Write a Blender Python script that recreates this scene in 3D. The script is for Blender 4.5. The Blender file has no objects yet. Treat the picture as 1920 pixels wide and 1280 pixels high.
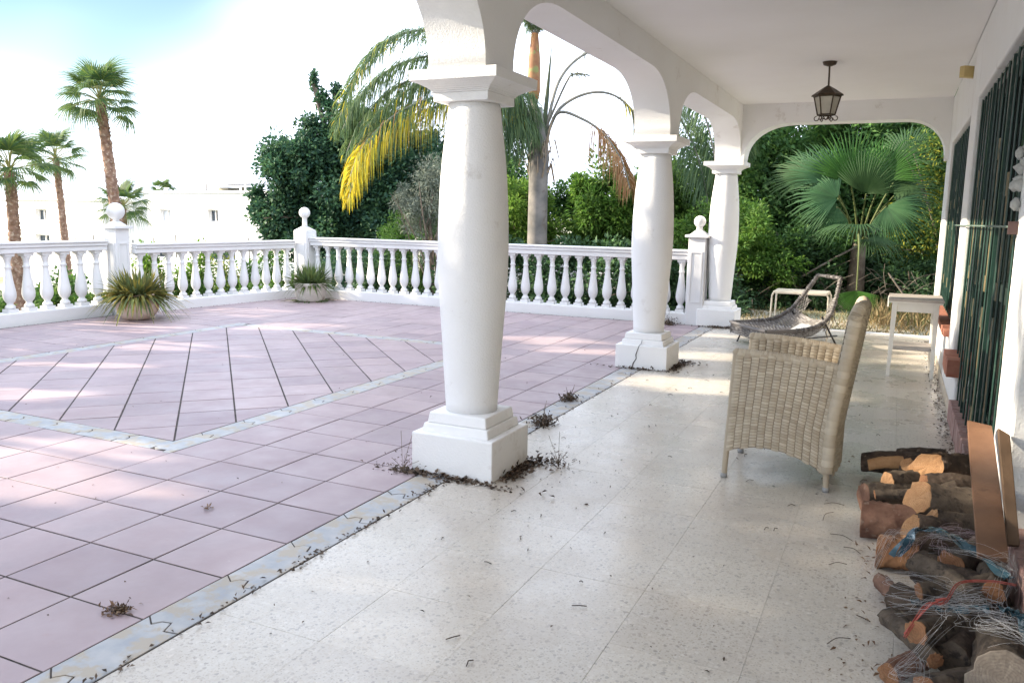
import bpy, math, random
import numpy as np
from mathutils import Vector, Matrix
R = math.radians
rnd = random.Random(7)
scene = bpy.context.scene
COL = scene.collection

# ------------------------------------------------------------------ camera, sky, sun, exposure
cam_d = bpy.data.cameras.new('camera')
cam = bpy.data.objects.new('camera', cam_d); COL.objects.link(cam)
cam_d.sensor_width = 36; cam_d.lens = 1530.18 / 1920 * 36
cam_d.clip_start = .05; cam_d.clip_end = 3000
def cam_axes(yaw, pitch, roll):
    cy, sy, cp, sp, cr, sr = math.cos(yaw), math.sin(yaw), math.cos(pitch), math.sin(pitch), math.cos(roll), math.sin(roll)
    Z = Matrix(((cy, -sy, 0), (sy, cy, 0), (0, 0, 1)))
    f = Z @ Vector((0, cp, -sp)); u = Z @ Vector((0, sp, cp)); r = Z @ Vector((1, 0, 0))
    return r * cr + u * sr, -r * sr + u * cr, f
_r, _u, _f = cam_axes(.4366, .1538, .0176)
cam.matrix_world = Matrix(((_r.x, _u.x, -_f.x, 0), (_r.y, _u.y, -_f.y, 0), (_r.z, _u.z, -_f.z, 1.55), (0, 0, 0, 1)))
scene.camera = cam

SUN_AZ = (-.96, -.28); SUN_EL = R(23)
world = bpy.data.worlds.new('World'); scene.world = world; world.use_nodes = True
wn = world.node_tree.nodes; wl = world.node_tree.links
sky = wn.new('ShaderNodeTexSky'); sky.sky_type = 'NISHITA'; sky.sun_disc = False
sky.sun_elevation = SUN_EL; sky.sun_rotation = math.atan2(SUN_AZ[0], SUN_AZ[1]) % (2 * math.pi)
sky.air_density = 1.1; sky.dust_density = .5; sky.ozone_density = 1.6; sky.altitude = 50
bg = wn['Background']; bg.inputs['Strength'].default_value = .15
# soft banks of white cloud, added to whiten the sky and brighten its light
tc = wn.new('ShaderNodeTexCoord'); mp_ = wn.new('ShaderNodeMapping'); mp_.inputs['Scale'].default_value = (1, 1, 1.6)
wl.new(tc.outputs['Generated'], mp_.inputs['Vector'])
cn = wn.new('ShaderNodeTexNoise'); cn.noise_dimensions = '4D'; cn.inputs['W'].default_value = 25.9; cn.inputs['Scale'].default_value = 1.4; cn.inputs['Detail'].default_value = 3; cn.inputs['Roughness'].default_value = .45
wl.new(mp_.outputs[0], cn.inputs['Vector'])
cr_ = wn.new('ShaderNodeMapRange'); cr_.inputs['From Min'].default_value = .36; cr_.inputs['From Max'].default_value = .54; cr_.interpolation_type = 'SMOOTHSTEP'; wl.new(cn.outputs['Fac'], cr_.inputs['Value'])
cm = wn.new('ShaderNodeMix'); cm.data_type = 'RGBA'; cm.inputs[7].default_value = (5.2, 5.75, 6.9, 1)
wl.new(cr_.outputs[0], cm.inputs[0]); deep = wn.new('ShaderNodeMix'); deep.data_type = 'RGBA'; deep.blend_type = 'MULTIPLY'; deep.inputs[0].default_value = 1; deep.inputs[7].default_value = (.34, .385, .36, 1); wl.new(sky.outputs[0], deep.inputs[6]); wl.new(deep.outputs[2], cm.inputs[6]); wl.new(cm.outputs[2], bg.inputs['Color'])
sun_d = bpy.data.lights.new('sun', 'SUN'); sun_d.energy = 4.2; sun_d.angle = R(.55); sun_d.color = (1, .87, .68)
sun = bpy.data.objects.new('sun', sun_d); COL.objects.link(sun)
S = Vector((SUN_AZ[0] * math.cos(SUN_EL), SUN_AZ[1] * math.cos(SUN_EL), math.sin(SUN_EL))).normalized()
sun.rotation_euler = S.to_track_quat('Z', 'Y').to_euler(); sun.location = (0, 0, 30)
vs = scene.view_settings
vs.view_transform = 'Standard'; vs.look = 'None'; vs.gamma = 1; vs.exposure = 1.64
vs.use_curve_mapping = False

# ------------------------------------------------------------------ materials
def nodes_of(name):
    m = bpy.data.materials.new(name); m.use_nodes = True
    nt = m.node_tree; b = nt.nodes['Principled BSDF']
    return m, nt, nt.nodes, nt.links, b
def pos_node(N):
    return N.new('ShaderNodeNewGeometry').outputs['Position']
def noise(N, L, vec, scale, detail=4, rough=.55):
    n = N.new('ShaderNodeTexNoise'); n.inputs['Scale'].default_value = scale
    n.inputs['Detail'].default_value = detail; n.inputs['Roughness'].default_value = rough
    L.new(vec, n.inputs['Vector']); return n.outputs['Fac']
def ramp(N, L, fac, stops):
    r = N.new('ShaderNodeValToRGB'); e = r.color_ramp.elements
    while len(e) < len(stops): e.new(.5)
    for i, (p, c) in enumerate(stops):
        e[i].position = p; e[i].color = (c if len(c) == 4 else (*c, 1)) if not isinstance(c, (int, float)) else (c, c, c, 1)
    L.new(fac, r.inputs['Fac']); return r.outputs['Color']
def mix(N, L, fac, a, b, mode='MIX'):
    m = N.new('ShaderNodeMix'); m.data_type = 'RGBA'; m.blend_type = mode
    for v, k in ((fac, 0), (a, 6), (b, 7)):
        if isinstance(v, (int, float)): m.inputs[k].default_value = v
        elif isinstance(v, tuple): m.inputs[k].default_value = (*v, 1)
        else: L.new(v, m.inputs[k])
    return m.outputs[2]
def bump(N, L, b, h, strength, dist=.01):
    n = N.new('ShaderNodeBump'); n.inputs['Strength'].default_value = strength; n.inputs['Distance'].default_value = dist
    L.new(h, n.inputs['Height']); L.new(n.outputs[0], b.inputs['Normal'])
def M(name, c1, c2=None, rough=.6, scale=6, bmp=0, bscale=60, metal=0, lo=.35, hi=.65, c3=None, scale3=1.3, cov3=.6, objrand=0, spec=.5):
    m, nt, N, L, b = nodes_of(name)
    b.inputs['Roughness'].default_value = rough; b.inputs['Metallic'].default_value = metal
    b.inputs['Specular IOR Level'].default_value = spec
    p = pos_node(N)
    c = ramp(N, L, noise(N, L, p, scale), [(lo, c1), (hi, c2 or c1)])
    if c3:
        f = ramp(N, L, noise(N, L, p, scale3, 6, .65), [(cov3, 0.), (cov3 + .09, 1.)])
        c = mix(N, L, f, c, c3)
    if objrand:
        o = N.new('ShaderNodeObjectInfo').outputs['Random']
        c = mix(N, L, 1.0, c, ramp(N, L, o, [(0, (1 - objrand,) * 3), (1, (1 + objrand,) * 3)]), 'MULTIPLY')
    L.new(c, b.inputs['Base Color'])
    if bmp: bump(N, L, b, noise(N, L, p, bscale, 5), bmp)
    return m
def leafmat(name, cols, transl=.35, rough=.5, vary=0):
    m, nt, N, L, b = nodes_of(name)
    isl = N.new('ShaderNodeNewGeometry').outputs['Random Per Island']
    k = len(cols)
    c = ramp(N, L, isl, [((i + .5) / k, col) for i, col in enumerate(cols)])
    if vary:
        c = mix(N, L, 1.0, c, ramp(N, L, noise(N, L, pos_node(N), vary, 3), [(.32, (.7, .72, .8)), (.68, (1.4, 1.35, 1.15))]), 'MULTIPLY')
    L.new(c, b.inputs['Base Color']); b.inputs['Roughness'].default_value = rough + .12; b.inputs['Specular IOR Level'].default_value = .25
    t = N.new('ShaderNodeBsdfTranslucent')
    hs = N.new('ShaderNodeHueSaturation'); hs.inputs['Value'].default_value = 1.5; hs.inputs['Hue'].default_value = .495
    L.new(c, hs.inputs['Color']); L.new(hs.outputs[0], t.inputs['Color'])
    mx = N.new('ShaderNodeMixShader'); mx.inputs[0].default_value = transl
    L.new(b.outputs[0], mx.inputs[1]); L.new(t.outputs[0], mx.inputs[2])
    L.new(mx.outputs[0], N['Material Output'].inputs['Surface'])
    return m

def stucco_mat(name, col, warm, rough=.75, bmp=.35, bscale=90, stain=.66):
    m, nt, N, L, b = nodes_of(name); p = pos_node(N)
    c = ramp(N, L, noise(N, L, p, 1.6, 5), [(.3, col), (.7, warm)])
    st = ramp(N, L, noise(N, L, p, 3.2, 8, .72), [(stain, 0.), (stain + .1, .5)])
    c = mix(N, L, st, c, (.5, .46, .41))
    L.new(c, b.inputs['Base Color']); b.inputs['Roughness'].default_value = rough
    h = mix(N, L, .5, noise(N, L, p, bscale, 4), noise(N, L, p, 9, 5, .6))
    bump(N, L, b, h, bmp, .012); return m
white = stucco_mat('white_stucco', (.84, .84, .835), (.80, .79, .775), stain=.60, bmp=.5)
white2 = stucco_mat('white_masonry_paint', (.70, .70, .70), (.65, .645, .635), bmp=.25, stain=.62)
ceil_m = stucco_mat('ceiling_plaster', (.83, .82, .81), (.80, .785, .77), bmp=.16, bscale=50, stain=.75)

def tile_mat():
    m, nt, N, L, b = nodes_of('rose_clay_tile'); p = pos_node(N)
    o = N.new('ShaderNodeObjectInfo').outputs['Random']
    c = ramp(N, L, noise(N, L, p, 2.3, 5), [(.3, (.305, .236, .25)), (.7, (.378, .302, .314))])
    c = mix(N, L, 1.0, c, ramp(N, L, o, [(0, (.86, .85, .88)), (1, (1.10, 1.08, 1.06))]), 'MULTIPLY')
    ch = ramp(N, L, noise(N, L, p, 9, 7, .7), [(.68, 0.), (.74, .55)])
    c = mix(N, L, ch, c, (.55, .47, .45))
    wt = ramp(N, L, noise(N, L, p, .8, 7, .68), [(.48, 0.), (.7, .5)]); c = mix(N, L, wt, c, (.27, .205, .205))
    dk = ramp(N, L, noise(N, L, p, 13, 8, .72), [(.57, 0.), (.72, .55)])
    c = mix(N, L, dk, c, (.33, .23, .22))
    L.new(c, b.inputs['Base Color'])
    L.new(ramp(N, L, noise(N, L, p, 3.7, 4), [(.3, .32), (.7, .6)]), b.inputs['Roughness'])
    bump(N, L, b, noise(N, L, p, 35, 5), .12, .006); return m
tile_m = tile_mat()
def terrazzo_mat():
    m, nt, N, L, b = nodes_of('cream_terrazzo'); p = pos_node(N)
    def chips(scale, thr, cols, jitter):
        v = N.new('ShaderNodeTexVoronoi'); v.inputs['Scale'].default_value = scale; v.inputs['Randomness'].default_value = 1
        ad = N.new('ShaderNodeVectorMath'); ad.operation = 'ADD'
        nz = N.new('ShaderNodeTexNoise'); nz.inputs['Scale'].default_value = scale * 1.3; L.new(p, nz.inputs['Vector'])
        sc = N.new('ShaderNodeVectorMath'); sc.operation = 'SCALE'; sc.inputs['Scale'].default_value = jitter / scale
        L.new(nz.outputs['Color'], sc.inputs[0]); L.new(p, ad.inputs[0]); L.new(sc.outputs[0], ad.inputs[1])
        L.new(ad.outputs[0], v.inputs['Vector'])
        mask = ramp(N, L, v.outputs['Distance'], [(thr, 1.), (thr + .06, 0.)])
        sep = N.new('ShaderNodeSeparateColor'); L.new(v.outputs['Color'], sep.inputs[0])
        return mask, ramp(N, L, sep.outputs[0], cols)
    base = ramp(N, L, noise(N, L, p, 1.7, 5), [(.3, (.55, .51, .45)), (.7, (.63, .595, .535))])
    m1, c1 = chips(48, .33, [(0, (.36, .335, .30)), (.12, (.41, .375, .335)), (.18, (.53, .485, .42)), (.5, (.57, .525, .455)), (.6, (.66, .625, .565)), (.8, (.52, .475, .41)), (.9, (.42, .385, .34)), (1, (.44, .40, .355))], .8)
    m2, c2 = chips(105, .38, [(0, (.36, .325, .28)), (.25, (.50, .445, .37)), (.6, (.55, .50, .42)), (.8, (.66, .62, .55)), (1, (.44, .39, .33))], .8)
    c = mix(N, L, m2, base, c2); c = mix(N, L, m1, c, c1)
    sp = ramp(N, L, noise(N, L, p, 60, 2), [(.73, 0.), (.78, .7)]); c = mix(N, L, sp, c, (.33, .30, .27))
    d = ramp(N, L, noise(N, L, p, .9, 6, .65), [(.45, 0.), (.7, .45)]); c = mix(N, L, d, c, (.42, .34, .27))
    o = N.new('ShaderNodeObjectInfo').outputs['Random']
    c = mix(N, L, 1.0, c, ramp(N, L, o, [(0, (.95, .95, .95)), (1, (1.04, 1.04, 1.03))]), 'MULTIPLY')
    L.new(c, b.inputs['Base Color'])
    L.new(ramp(N, L, noise(N, L, p, 1.5, 5, .6), [(.3, .16), (.72, .42)]), b.inputs['Roughness'])
    bump(N, L, b, noise(N, L, p, 14, 5), .05, .006); return m
terrazzo_m = terrazzo_mat()
border_m = M('pale_marble_border', (.40, .395, .39), (.29, .305, .33), rough=.45, scale=9, c3=(.36, .31, .245), scale3=8, cov3=.48, bmp=.08, bscale=30, objrand=.06)
grout_m = M('dark_grout', (.018, .015, .014), (.075, .062, .054), rough=.9, scale=14, bmp=.3)
clay_m = M('aged_clay_pot', (.58, .43, .34), (.66, .56, .48), rough=.8, scale=7, c3=(.42, .26, .17), scale3=4, cov3=.55, bmp=.3)
stone_m = M('weathered_stone_pot', (.50, .46, .41), (.60, .56, .50), rough=.85, scale=6, c3=(.36, .31, .26), scale3=5, cov3=.54, bmp=.4)
soil_m = M('soil', (.06, .04, .03), (.10, .07, .05), rough=.95, scale=20)
brick_m = M('terracotta_brick', (.36, .13, .085), (.45, .19, .12), rough=.7, scale=12, bmp=.3, objrand=.15)
tread_m = M('dusty_rose_brick', (.33, .19, .17), (.42, .28, .25), rough=.7, scale=12, bmp=.3, objrand=.15)
green_m = M('green_painted_iron', (.012, .04, .03), (.02, .055, .043), rough=.3, scale=20, c3=(.06, .10, .075), scale3=14, cov3=.6)
green2_m = M('dark_green_door_paint', (.004, .012, .008), (.008, .02, .014), rough=.5, scale=12)
ochre_m = M('peeled_ochre_wood', (.20, .14, .06), (.10, .09, .045), rough=.7, scale=16, c3=(.03, .06, .04), scale3=9, cov3=.52)
glass_m = M('dark_window_glass', (.015, .02, .02), rough=.08)
wicker_m = leafmat('beige_synthetic_wicker', [(.47, .40, .30), (.52, .45, .35), (.42, .35, .26), (.56, .49, .38)], 0, .45)
wicker_b = M('wicker_core', (.20, .155, .105), (.27, .21, .15), rough=.7)
greyw_m = leafmat('grey_brown_rattan', [(.135, .125, .12), (.20, .185, .175), (.095, .088, .085), (.26, .245, .235)], 0, .6)
dark_metal = M('dark_steel', (.03, .03, .035), (.05, .05, .05), rough=.4, metal=.6)
white_metal = M('cream_painted_metal', (.74, .69, .58), (.68, .62, .50), rough=.4, scale=10)
white_wood = M('white_painted_wood', (.78, .76, .70), (.72, .70, .64), rough=.5, scale=8, c3=(.6, .55, .48), scale3=8, cov3=.68)
grey_wood = M('worn_table_top', (.38, .34, .31), (.46, .42, .38), rough=.6, scale=9)
iron_m = M('bronze_iron', (.05, .037, .025), (.09, .06, .035), rough=.45, scale=30, metal=.5)
pane_m = M('frosted_lamp_glass', (.42, .39, .32), (.5, .46, .38), rough=.25, scale=12)
box_m = M('yellowed_plastic', (.62, .48, .22), (.55, .42, .18), rough=.45, scale=10)
bark_m = M('dark_bark', (.04, .027, .02), (.10, .07, .05), rough=.9, scale=16, c3=(.18, .14, .10), scale3=22, cov3=.6, bmp=1, bscale=45)
bark2_m = M('grey_brown_bark', (.06, .044, .032), (.125, .095, .068), rough=.9, scale=14, c3=(.035, .026, .02), scale3=18, cov3=.54, bmp=1, bscale=45)
bark3_m = M('reddish_rotten_wood', (.13, .062, .04), (.22, .12, .08), rough=.9, scale=14, c3=(.28, .20, .15), scale3=16, cov3=.57, bmp=1, bscale=30)
cut_m = M('fresh_cut_wood', (.34, .175, .075), (.43, .245, .115), rough=.7, scale=13, c3=(.30, .15, .065), scale3=26, cov3=.55, bmp=.25)
cut2_m = M('weathered_cut_wood', (.24, .10, .045), (.30, .15, .07), rough=.8, scale=16, c3=(.2, .09, .05), scale3=20, cov3=.56, bmp=.3)
cut3_m = M('grey_cut_stump', (.22, .18, .14), (.28, .24, .19), rough=.8, scale=16, c3=(.22, .17, .12), scale3=20, cov3=.58, bmp=.3)
def cutmat(name, a, c, dark):
    m, nt, N, L, b = nodes_of(name); b.inputs['Roughness'].default_value = .75
    o = N.new('ShaderNodeTexCoord').outputs['Object']
    ln = N.new('ShaderNodeVectorMath'); ln.operation = 'LENGTH'; L.new(o, ln.inputs[0])
    nz = noise(N, L, o, 14, 4)
    ad = N.new('ShaderNodeMath'); ad.operation = 'MULTIPLY_ADD'; ad.inputs[1].default_value = .05; L.new(nz, ad.inputs[0]); L.new(ln.outputs['Value'], ad.inputs[2])
    mu = N.new('ShaderNodeMath'); mu.operation = 'MULTIPLY'; mu.inputs[1].default_value = 640; L.new(ad.outputs[0], mu.inputs[0])
    sn = N.new('ShaderNodeMath'); sn.operation = 'SINE'; L.new(mu.outputs[0], sn.inputs[0])
    rg = ramp(N, L, sn.outputs[0], [(0, 0.), (1, .32)])
    col = mix(N, L, rg, ramp(N, L, noise(N, L, o, 22, 5), [(.35, a), (.65, c)]), dark)
    col = mix(N, L, ramp(N, L, noise(N, L, o, 40, 6, .7), [(.56, 0.), (.68, .7)]), col, dark)
    L.new(col, b.inputs['Base Color']); bump(N, L, b, noise(N, L, o, 70, 4), .4); return m
cut_m = cutmat('sawn_wood_face', (.34, .175, .075), (.44, .25, .12), (.20, .095, .04))
cut2_m = cutmat('weathered_sawn_face', (.23, .10, .045), (.30, .15, .07), (.11, .05, .025))
cut3_m = cutmat('grey_sawn_face', (.22, .18, .14), (.28, .24, .19), (.13, .10, .08))
bare_m = M('barkless_wood', (.30, .16, .07), (.38, .22, .10), rough=.75, scale=12, c3=(.18, .09, .04), scale3=18, cov3=.56, bmp=.4)
bare2_m = M('orange_rotten_wood', (.19, .085, .04), (.26, .13, .06), rough=.85, scale=12, c3=(.10, .05, .025), scale3=16, cov3=.52, bmp=.6)
plank_m = M('brown_plank_wood', (.135, .066, .036), (.18, .092, .05), rough=.65, scale=7, c3=(.11, .055, .03), scale3=12, cov3=.6, bmp=.2)
plank2_m = M('tan_plank_wood', (.145, .085, .046), (.19, .115, .064), rough=.65, scale=9, bmp=.2)
net_m = M('clear_plastic_thread', (.42, .42, .42), (.55, .55, .56), rough=.3)
net2_m = M('mauve_plastic_thread', (.34, .24, .27), (.45, .36, .39), rough=.35)
blue_m = M('faded_blue_plastic', (.015, .045, .065), (.05, .115, .15), rough=.25, scale=16, c3=(.5, .6, .65), scale3=18, cov3=.57)
red_m = M('red_twine', (.32, .05, .035), (.45, .11, .085), rough=.6, scale=50)
trunk_m = M('washingtonia_trunk', (.15, .085, .06), (.28, .17, .12), rough=.95, scale=6, c3=(.42, .32, .25), scale3=9, cov3=.54, bmp=1, bscale=14)
qtrunk_m = M('grey_palm_trunk', (.13, .125, .12), (.25, .23, .21), rough=.9, scale=3, c3=(.15, .12, .10), scale3=4, cov3=.56, bmp=.6, bscale=16)
otrunk_m = M('orange_crownshaft', (.22, .085, .035), (.30, .15, .06), rough=.7, scale=6, c3=(.20, .22, .07), scale3=4, cov3=.55)
limb_m = M('tree_limb_bark', (.12, .09, .07), (.21, .17, .13), rough=.95, scale=8, bmp=.6)
palm_g = leafmat('fan_palm_leaf', [(.05, .10, .03), (.075, .13, .035), (.12, .16, .04), (.045, .085, .045)], .4)
petiole2_m = leafmat('green_petiole', [(.10, .13, .045), (.13, .15, .055)], .1)
petiole_m = leafmat('palm_petiole', [(.20, .22, .07), (.26, .24, .09)], .1)
fan_b = leafmat('blue_green_palm_leaf', [(.045, .12, .045), (.06, .14, .055), (.04, .10, .04)], .3)
fan_g = leafmat('bright_green_palm_leaf', [(.035, .105, .014), (.045, .13, .018), (.028, .085, .012)], .35)
fan_d = leafmat('dark_green_palm_leaf', [(.03, .07, .022), (.04, .085, .028)], .25)
frond_g = leafmat('feather_leaflet_green', [(.075, .13, .06), (.10, .16, .075), (.14, .20, .07), (.055, .10, .05)], .4)
frond_d = leafmat('feather_leaflet_grey', [(.05, .07, .045), (.07, .09, .05), (.09, .085, .04)], .3)
frond_y = leafmat('feather_leaflet_yellow', [(.50, .40, .02), (.60, .50, .03), (.40, .30, .04), (.33, .34, .05)], .45)
frond_b = leafmat('feather_leaflet_dead', [(.30, .16, .07), (.36, .20, .09), (.24, .13, .06), (.40, .27, .14)], .3)
rachis_m = M('grey_rachis', (.12, .12, .10), (.2, .18, .14), rough=.7)
fic_m = leafmat('dark_fig_leaf', [(.03, .082, .052), (.048, .115, .062), (.08, .155, .068), (.024, .065, .05)], .25, .45, 1.6)
olv_m = leafmat('olive_leaf', [(.16, .19, .15), (.21, .24, .19), (.13, .15, .11)], .2)
shr_m = leafmat('fresh_green_leaf', [(.06, .14, .025), (.08, .18, .03), (.05, .11, .025)], .35)
bush_m = leafmat('laurel_leaf', [(.055, .13, .022), (.085, .18, .03), (.045, .10, .02), (.12, .21, .04)], .4, vary=1.5)
dark_m = leafmat('dark_hedge_leaf', [(.028, .064, .032), (.042, .09, .038), (.055, .115, .044)], .2, vary=1.8)
mid_m = leafmat('mid_green_leaf', [(.04, .10, .03), (.062, .135, .036), (.085, .175, .045)], .3, vary=1.3)
yel_m = leafmat('yellow_tinged_leaf', [(.05, .11, .03), (.06, .12, .03), (.075, .15, .035), (.30, .30, .04)], .35)
lime_m = leafmat('lime_hedge_leaf', [(.10, .20, .03), (.16, .26, .04), (.07, .14, .025)], .45)
hedge_m = leafmat('hedge_leaf', [(.05, .12, .025), (.075, .16, .03), (.04, .095, .025), (.13, .22, .04)], .35, vary=1.2)
fern_m = leafmat('sword_leaf', [(.10, .14, .06), (.15, .18, .06), (.26, .22, .05), (.08, .11, .055), (.13, .16, .05), (.32, .25, .06)], .3, vary=3)
fern2_m = leafmat('green_sword_leaf', [(.08, .13, .045), (.11, .16, .05), (.16, .20, .06), (.065, .10, .04)], .3)
litter_m = leafmat('dry_leaf', [(.14, .075, .04), (.20, .12, .07), (.09, .05, .03), (.26, .18, .11)], .1)
litter2_m = leafmat('dark_dry_leaf', [(.05, .035, .025), (.09, .06, .04), (.13, .09, .06)], 0)
dryg_m = leafmat('dry_grass_blade', [(.24, .17, .085), (.30, .23, .12), (.17, .13, .06), (.09, .11, .035)], .2)
def ground_mat():
    m, nt, N, L, b = nodes_of('garden_ground'); p = pos_node(N)
    c = ramp(N, L, noise(N, L, p, .16, 5), [(.42, (.40, .36, .28)), (.56, (.16, .20, .08))])
    c = mix(N, L, ramp(N, L, noise(N, L, p, 5, 5), [(.4, 0.), (.7, .5)]), c, (.24, .19, .12))
    L.new(c, b.inputs['Base Color']); b.inputs['Roughness'].default_value = .95
    bump(N, L, b, noise(N, L, p, 9, 5), .6, .05); return m
ground_m = ground_mat()
pool_m = M('pool_water', (.16, .42, .44), (.20, .48, .5), rough=.06)
far_white = M('white_render', (.80, .79, .76), (.77, .75, .72), rough=.8, scale=.6, bmp=.1)  # plain white render of the villas and garden wall

# ------------------------------------------------------------------ geometry helpers
class B:
    """collects shapes and links them as ONE mesh object"""
    def __init__(s): s.v = []; s.f = []; s.m = []; s.sm = []
    def add(s, V, F, mi=0, smooth=False):
        k = len(s.v); s.v += [tuple(p) for p in V]
        for f in F:
            s.f.append(tuple(i + k for i in f)); s.m.append(mi); s.sm.append(smooth)
    def box(s, lo, hi, mi=0, M4=None):
        (a, b, c), (d, e, f) = lo, hi
        V = [(a, b, c), (d, b, c), (d, e, c), (a, e, c), (a, b, f), (d, b, f), (d, e, f), (a, e, f)]
        if M4: V = [M4 @ Vector(p) for p in V]
        s.add(V, [(3, 2, 1, 0), (4, 5, 6, 7), (0, 1, 5, 4), (1, 2, 6, 5), (2, 3, 7, 6), (3, 0, 4, 7)], mi)
    def frustum(s, c0, h0, c1, h1, mi=0):
        """square frustum between centre c0 (half sizes h0) and c1 (half sizes h1)"""
        V = []
        for c, h in ((c0, h0), (c1, h1)):
            hx, hy = h if isinstance(h, tuple) else (h, h)
            V += [(c[0] - hx, c[1] - hy, c[2]), (c[0] + hx, c[1] - hy, c[2]), (c[0] + hx, c[1] + hy, c[2]), (c[0] - hx, c[1] + hy, c[2])]
        s.add(V, [(3, 2, 1, 0), (4, 5, 6, 7), (0, 1, 5, 4), (1, 2, 6, 5), (2, 3, 7, 6), (3, 0, 4, 7)], mi)
    def lathe(s, prof, n=16, c=(0, 0), mi=0, smooth=True, square=False, jitter=None):
        V = []; F = []; m = len(prof)
        for (r, z) in prof:
            for i in range(n):
                a = 2 * math.pi * (i + (.5 if square else 0)) / n
                rr = r * (math.sqrt(2) if square else 1) + (jitter(i, z) if jitter else 0)
                V.append((c[0] + rr * math.cos(a), c[1] + rr * math.sin(a), z))
        for j in range(m - 1):
            for i in range(n):
                i2 = (i + 1) % n
                F.append((j * n + i, j * n + i2, (j + 1) * n + i2, (j + 1) * n + i))
        F.append(tuple(range(n - 1, -1, -1))); F.append(tuple((m - 1) * n + i for i in range(n)))
        s.add(V, F, mi, smooth and not square)
    def tube(s, P, r, n=8, mi=0, smooth=True, cap_mi=None, jit=0, rng=None, flat=1.0):
        P = [Vector(p) for p in P]; m = len(P)
        rs = r if isinstance(r, (list, tuple)) else [r] * m
        V = []; F = []; ref = None
        for j in range(m):
            t = (P[min(j + 1, m - 1)] - P[max(j - 1, 0)]).normalized()
            if ref is None: ref = Vector((0, 0, 1)) if abs(t.z) < .9 else Vector((1, 0, 0))
            x = (ref - t * ref.dot(t)).normalized(); y = t.cross(x); ref = x
            for i in range(n):
                a = 2 * math.pi * i / n; rr = rs[j] * (1 + (jit * (rng.random() - .5) if jit else 0))
                V.append(P[j] + x * (math.cos(a) * rr * flat) + y * (math.sin(a) * rr))
        for j in range(m - 1):
            for i in range(n):
                i2 = (i + 1) % n
                F.append((j * n + i, j * n + i2, (j + 1) * n + i2, (j + 1) * n + i))
        s.add(V, F, mi, smooth)
        cm = mi if cap_mi is None else cap_mi
        s.add(V[:n], [tuple(range(n - 1, -1, -1))], cm); s.add(V[-n:], [tuple(range(n))], cm)
    def ball(s, c, r, n=20, k=12, mi=0):
        s.lathe([(max(r * math.sin(math.pi * j / k), .002), c[2] - r * math.cos(math.pi * j / k)) for j in range(k + 1)], n, (c[0], c[1]), mi)
    def mesh(s, name, mats):
        me = bpy.data.meshes.new(name); me.from_pydata(s.v, [], s.f)
        for m in (mats if isinstance(mats, (list, tuple)) else [mats]): me.materials.append(m)
        me.polygons.foreach_set('material_index', s.m); me.polygons.foreach_set('use_smooth', s.sm)
        me.update(); return me
    def obj(s, name, mats, parent=None, bevel=0, **props):
        return link(name, s.mesh(name, mats), parent, bevel, **props)
def link(name, me, parent=None, bevel=0, loc=None, rot=None, **props):
    o = bpy.data.objects.new(name, me); COL.objects.link(o)
    if parent: o.parent = parent
    if loc is not None: o.location = loc
    if rot is not None: o.rotation_euler = rot
    for k, v in props.items(): o[k] = v
    if bevel:
        b = o.modifiers.new('bevel', 'BEVEL'); b.width = bevel; b.segments = 2; b.limit_method = 'ANGLE'
    return o
def thing(name, label, cat, loc=(0, 0, 0), group=None, rot=None):
    o = link(name, None, None, 0, loc, rot, label=label, category=cat)
    if group: o['group'] = group
    return o
def copy_tree(o, parent=None):
    c = o.copy(); COL.objects.link(c); c.parent = parent
    for ch in list(o.children): copy_tree(ch, c)
    return c
def spline(P, n):
    P = [Vector(p) for p in P]; Q = [P[0] * 2 - P[1]] + P + [P[-1] * 2 - P[-2]]; out = []
    m = len(P) - 1
    for k in range(n):
        t = k / (n - 1) * m; i = min(int(t), m - 1); u = t - i
        a, b, c, d = Q[i:i + 4]
        out.append(.5 * ((2 * b) + (c - a) * u + (2 * a - 5 * b + 4 * c - d) * u * u + (3 * b - a - 3 * c + d) * u ** 3))
    return out
def leaf_mesh(name, pos, dirs, nrm, L, W, mats, mi=None, fold=.12):
    """many pointed leaves as one mesh (numpy)"""
    n = len(pos); L = np.broadcast_to(L, (n,)).reshape(n, 1); W = np.broadcast_to(W, (n,)).reshape(n, 1)
    d = dirs / np.linalg.norm(dirs, axis=1, keepdims=True)
    s = np.cross(d, nrm); s /= np.maximum(np.linalg.norm(s, axis=1, keepdims=True), 1e-6); nn = np.cross(s, d)
    V = np.empty((n, 4, 3), np.float32)
    mid = pos + d * L * .45 + nn * L * fold
    V[:, 0] = pos; V[:, 1] = mid + s * W * .5; V[:, 2] = pos + d * L; V[:, 3] = mid - s * W * .5
    me = bpy.data.meshes.new(name)
    me.vertices.add(n * 4); me.vertices.foreach_set('co', V.ravel())
    me.loops.add(n * 4); me.loops.foreach_set('vertex_index', np.arange(n * 4, dtype=np.int32))
    me.polygons.add(n); me.polygons.foreach_set('loop_start', np.arange(0, n * 4, 4, dtype=np.int32))
    for m in (mats if isinstance(mats, (list, tuple)) else [mats]): me.materials.append(m)
    if mi is not None: me.polygons.foreach_set('material_index', np.asarray(mi, np.int32))
    me.update(); me.validate(); return me
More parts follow.
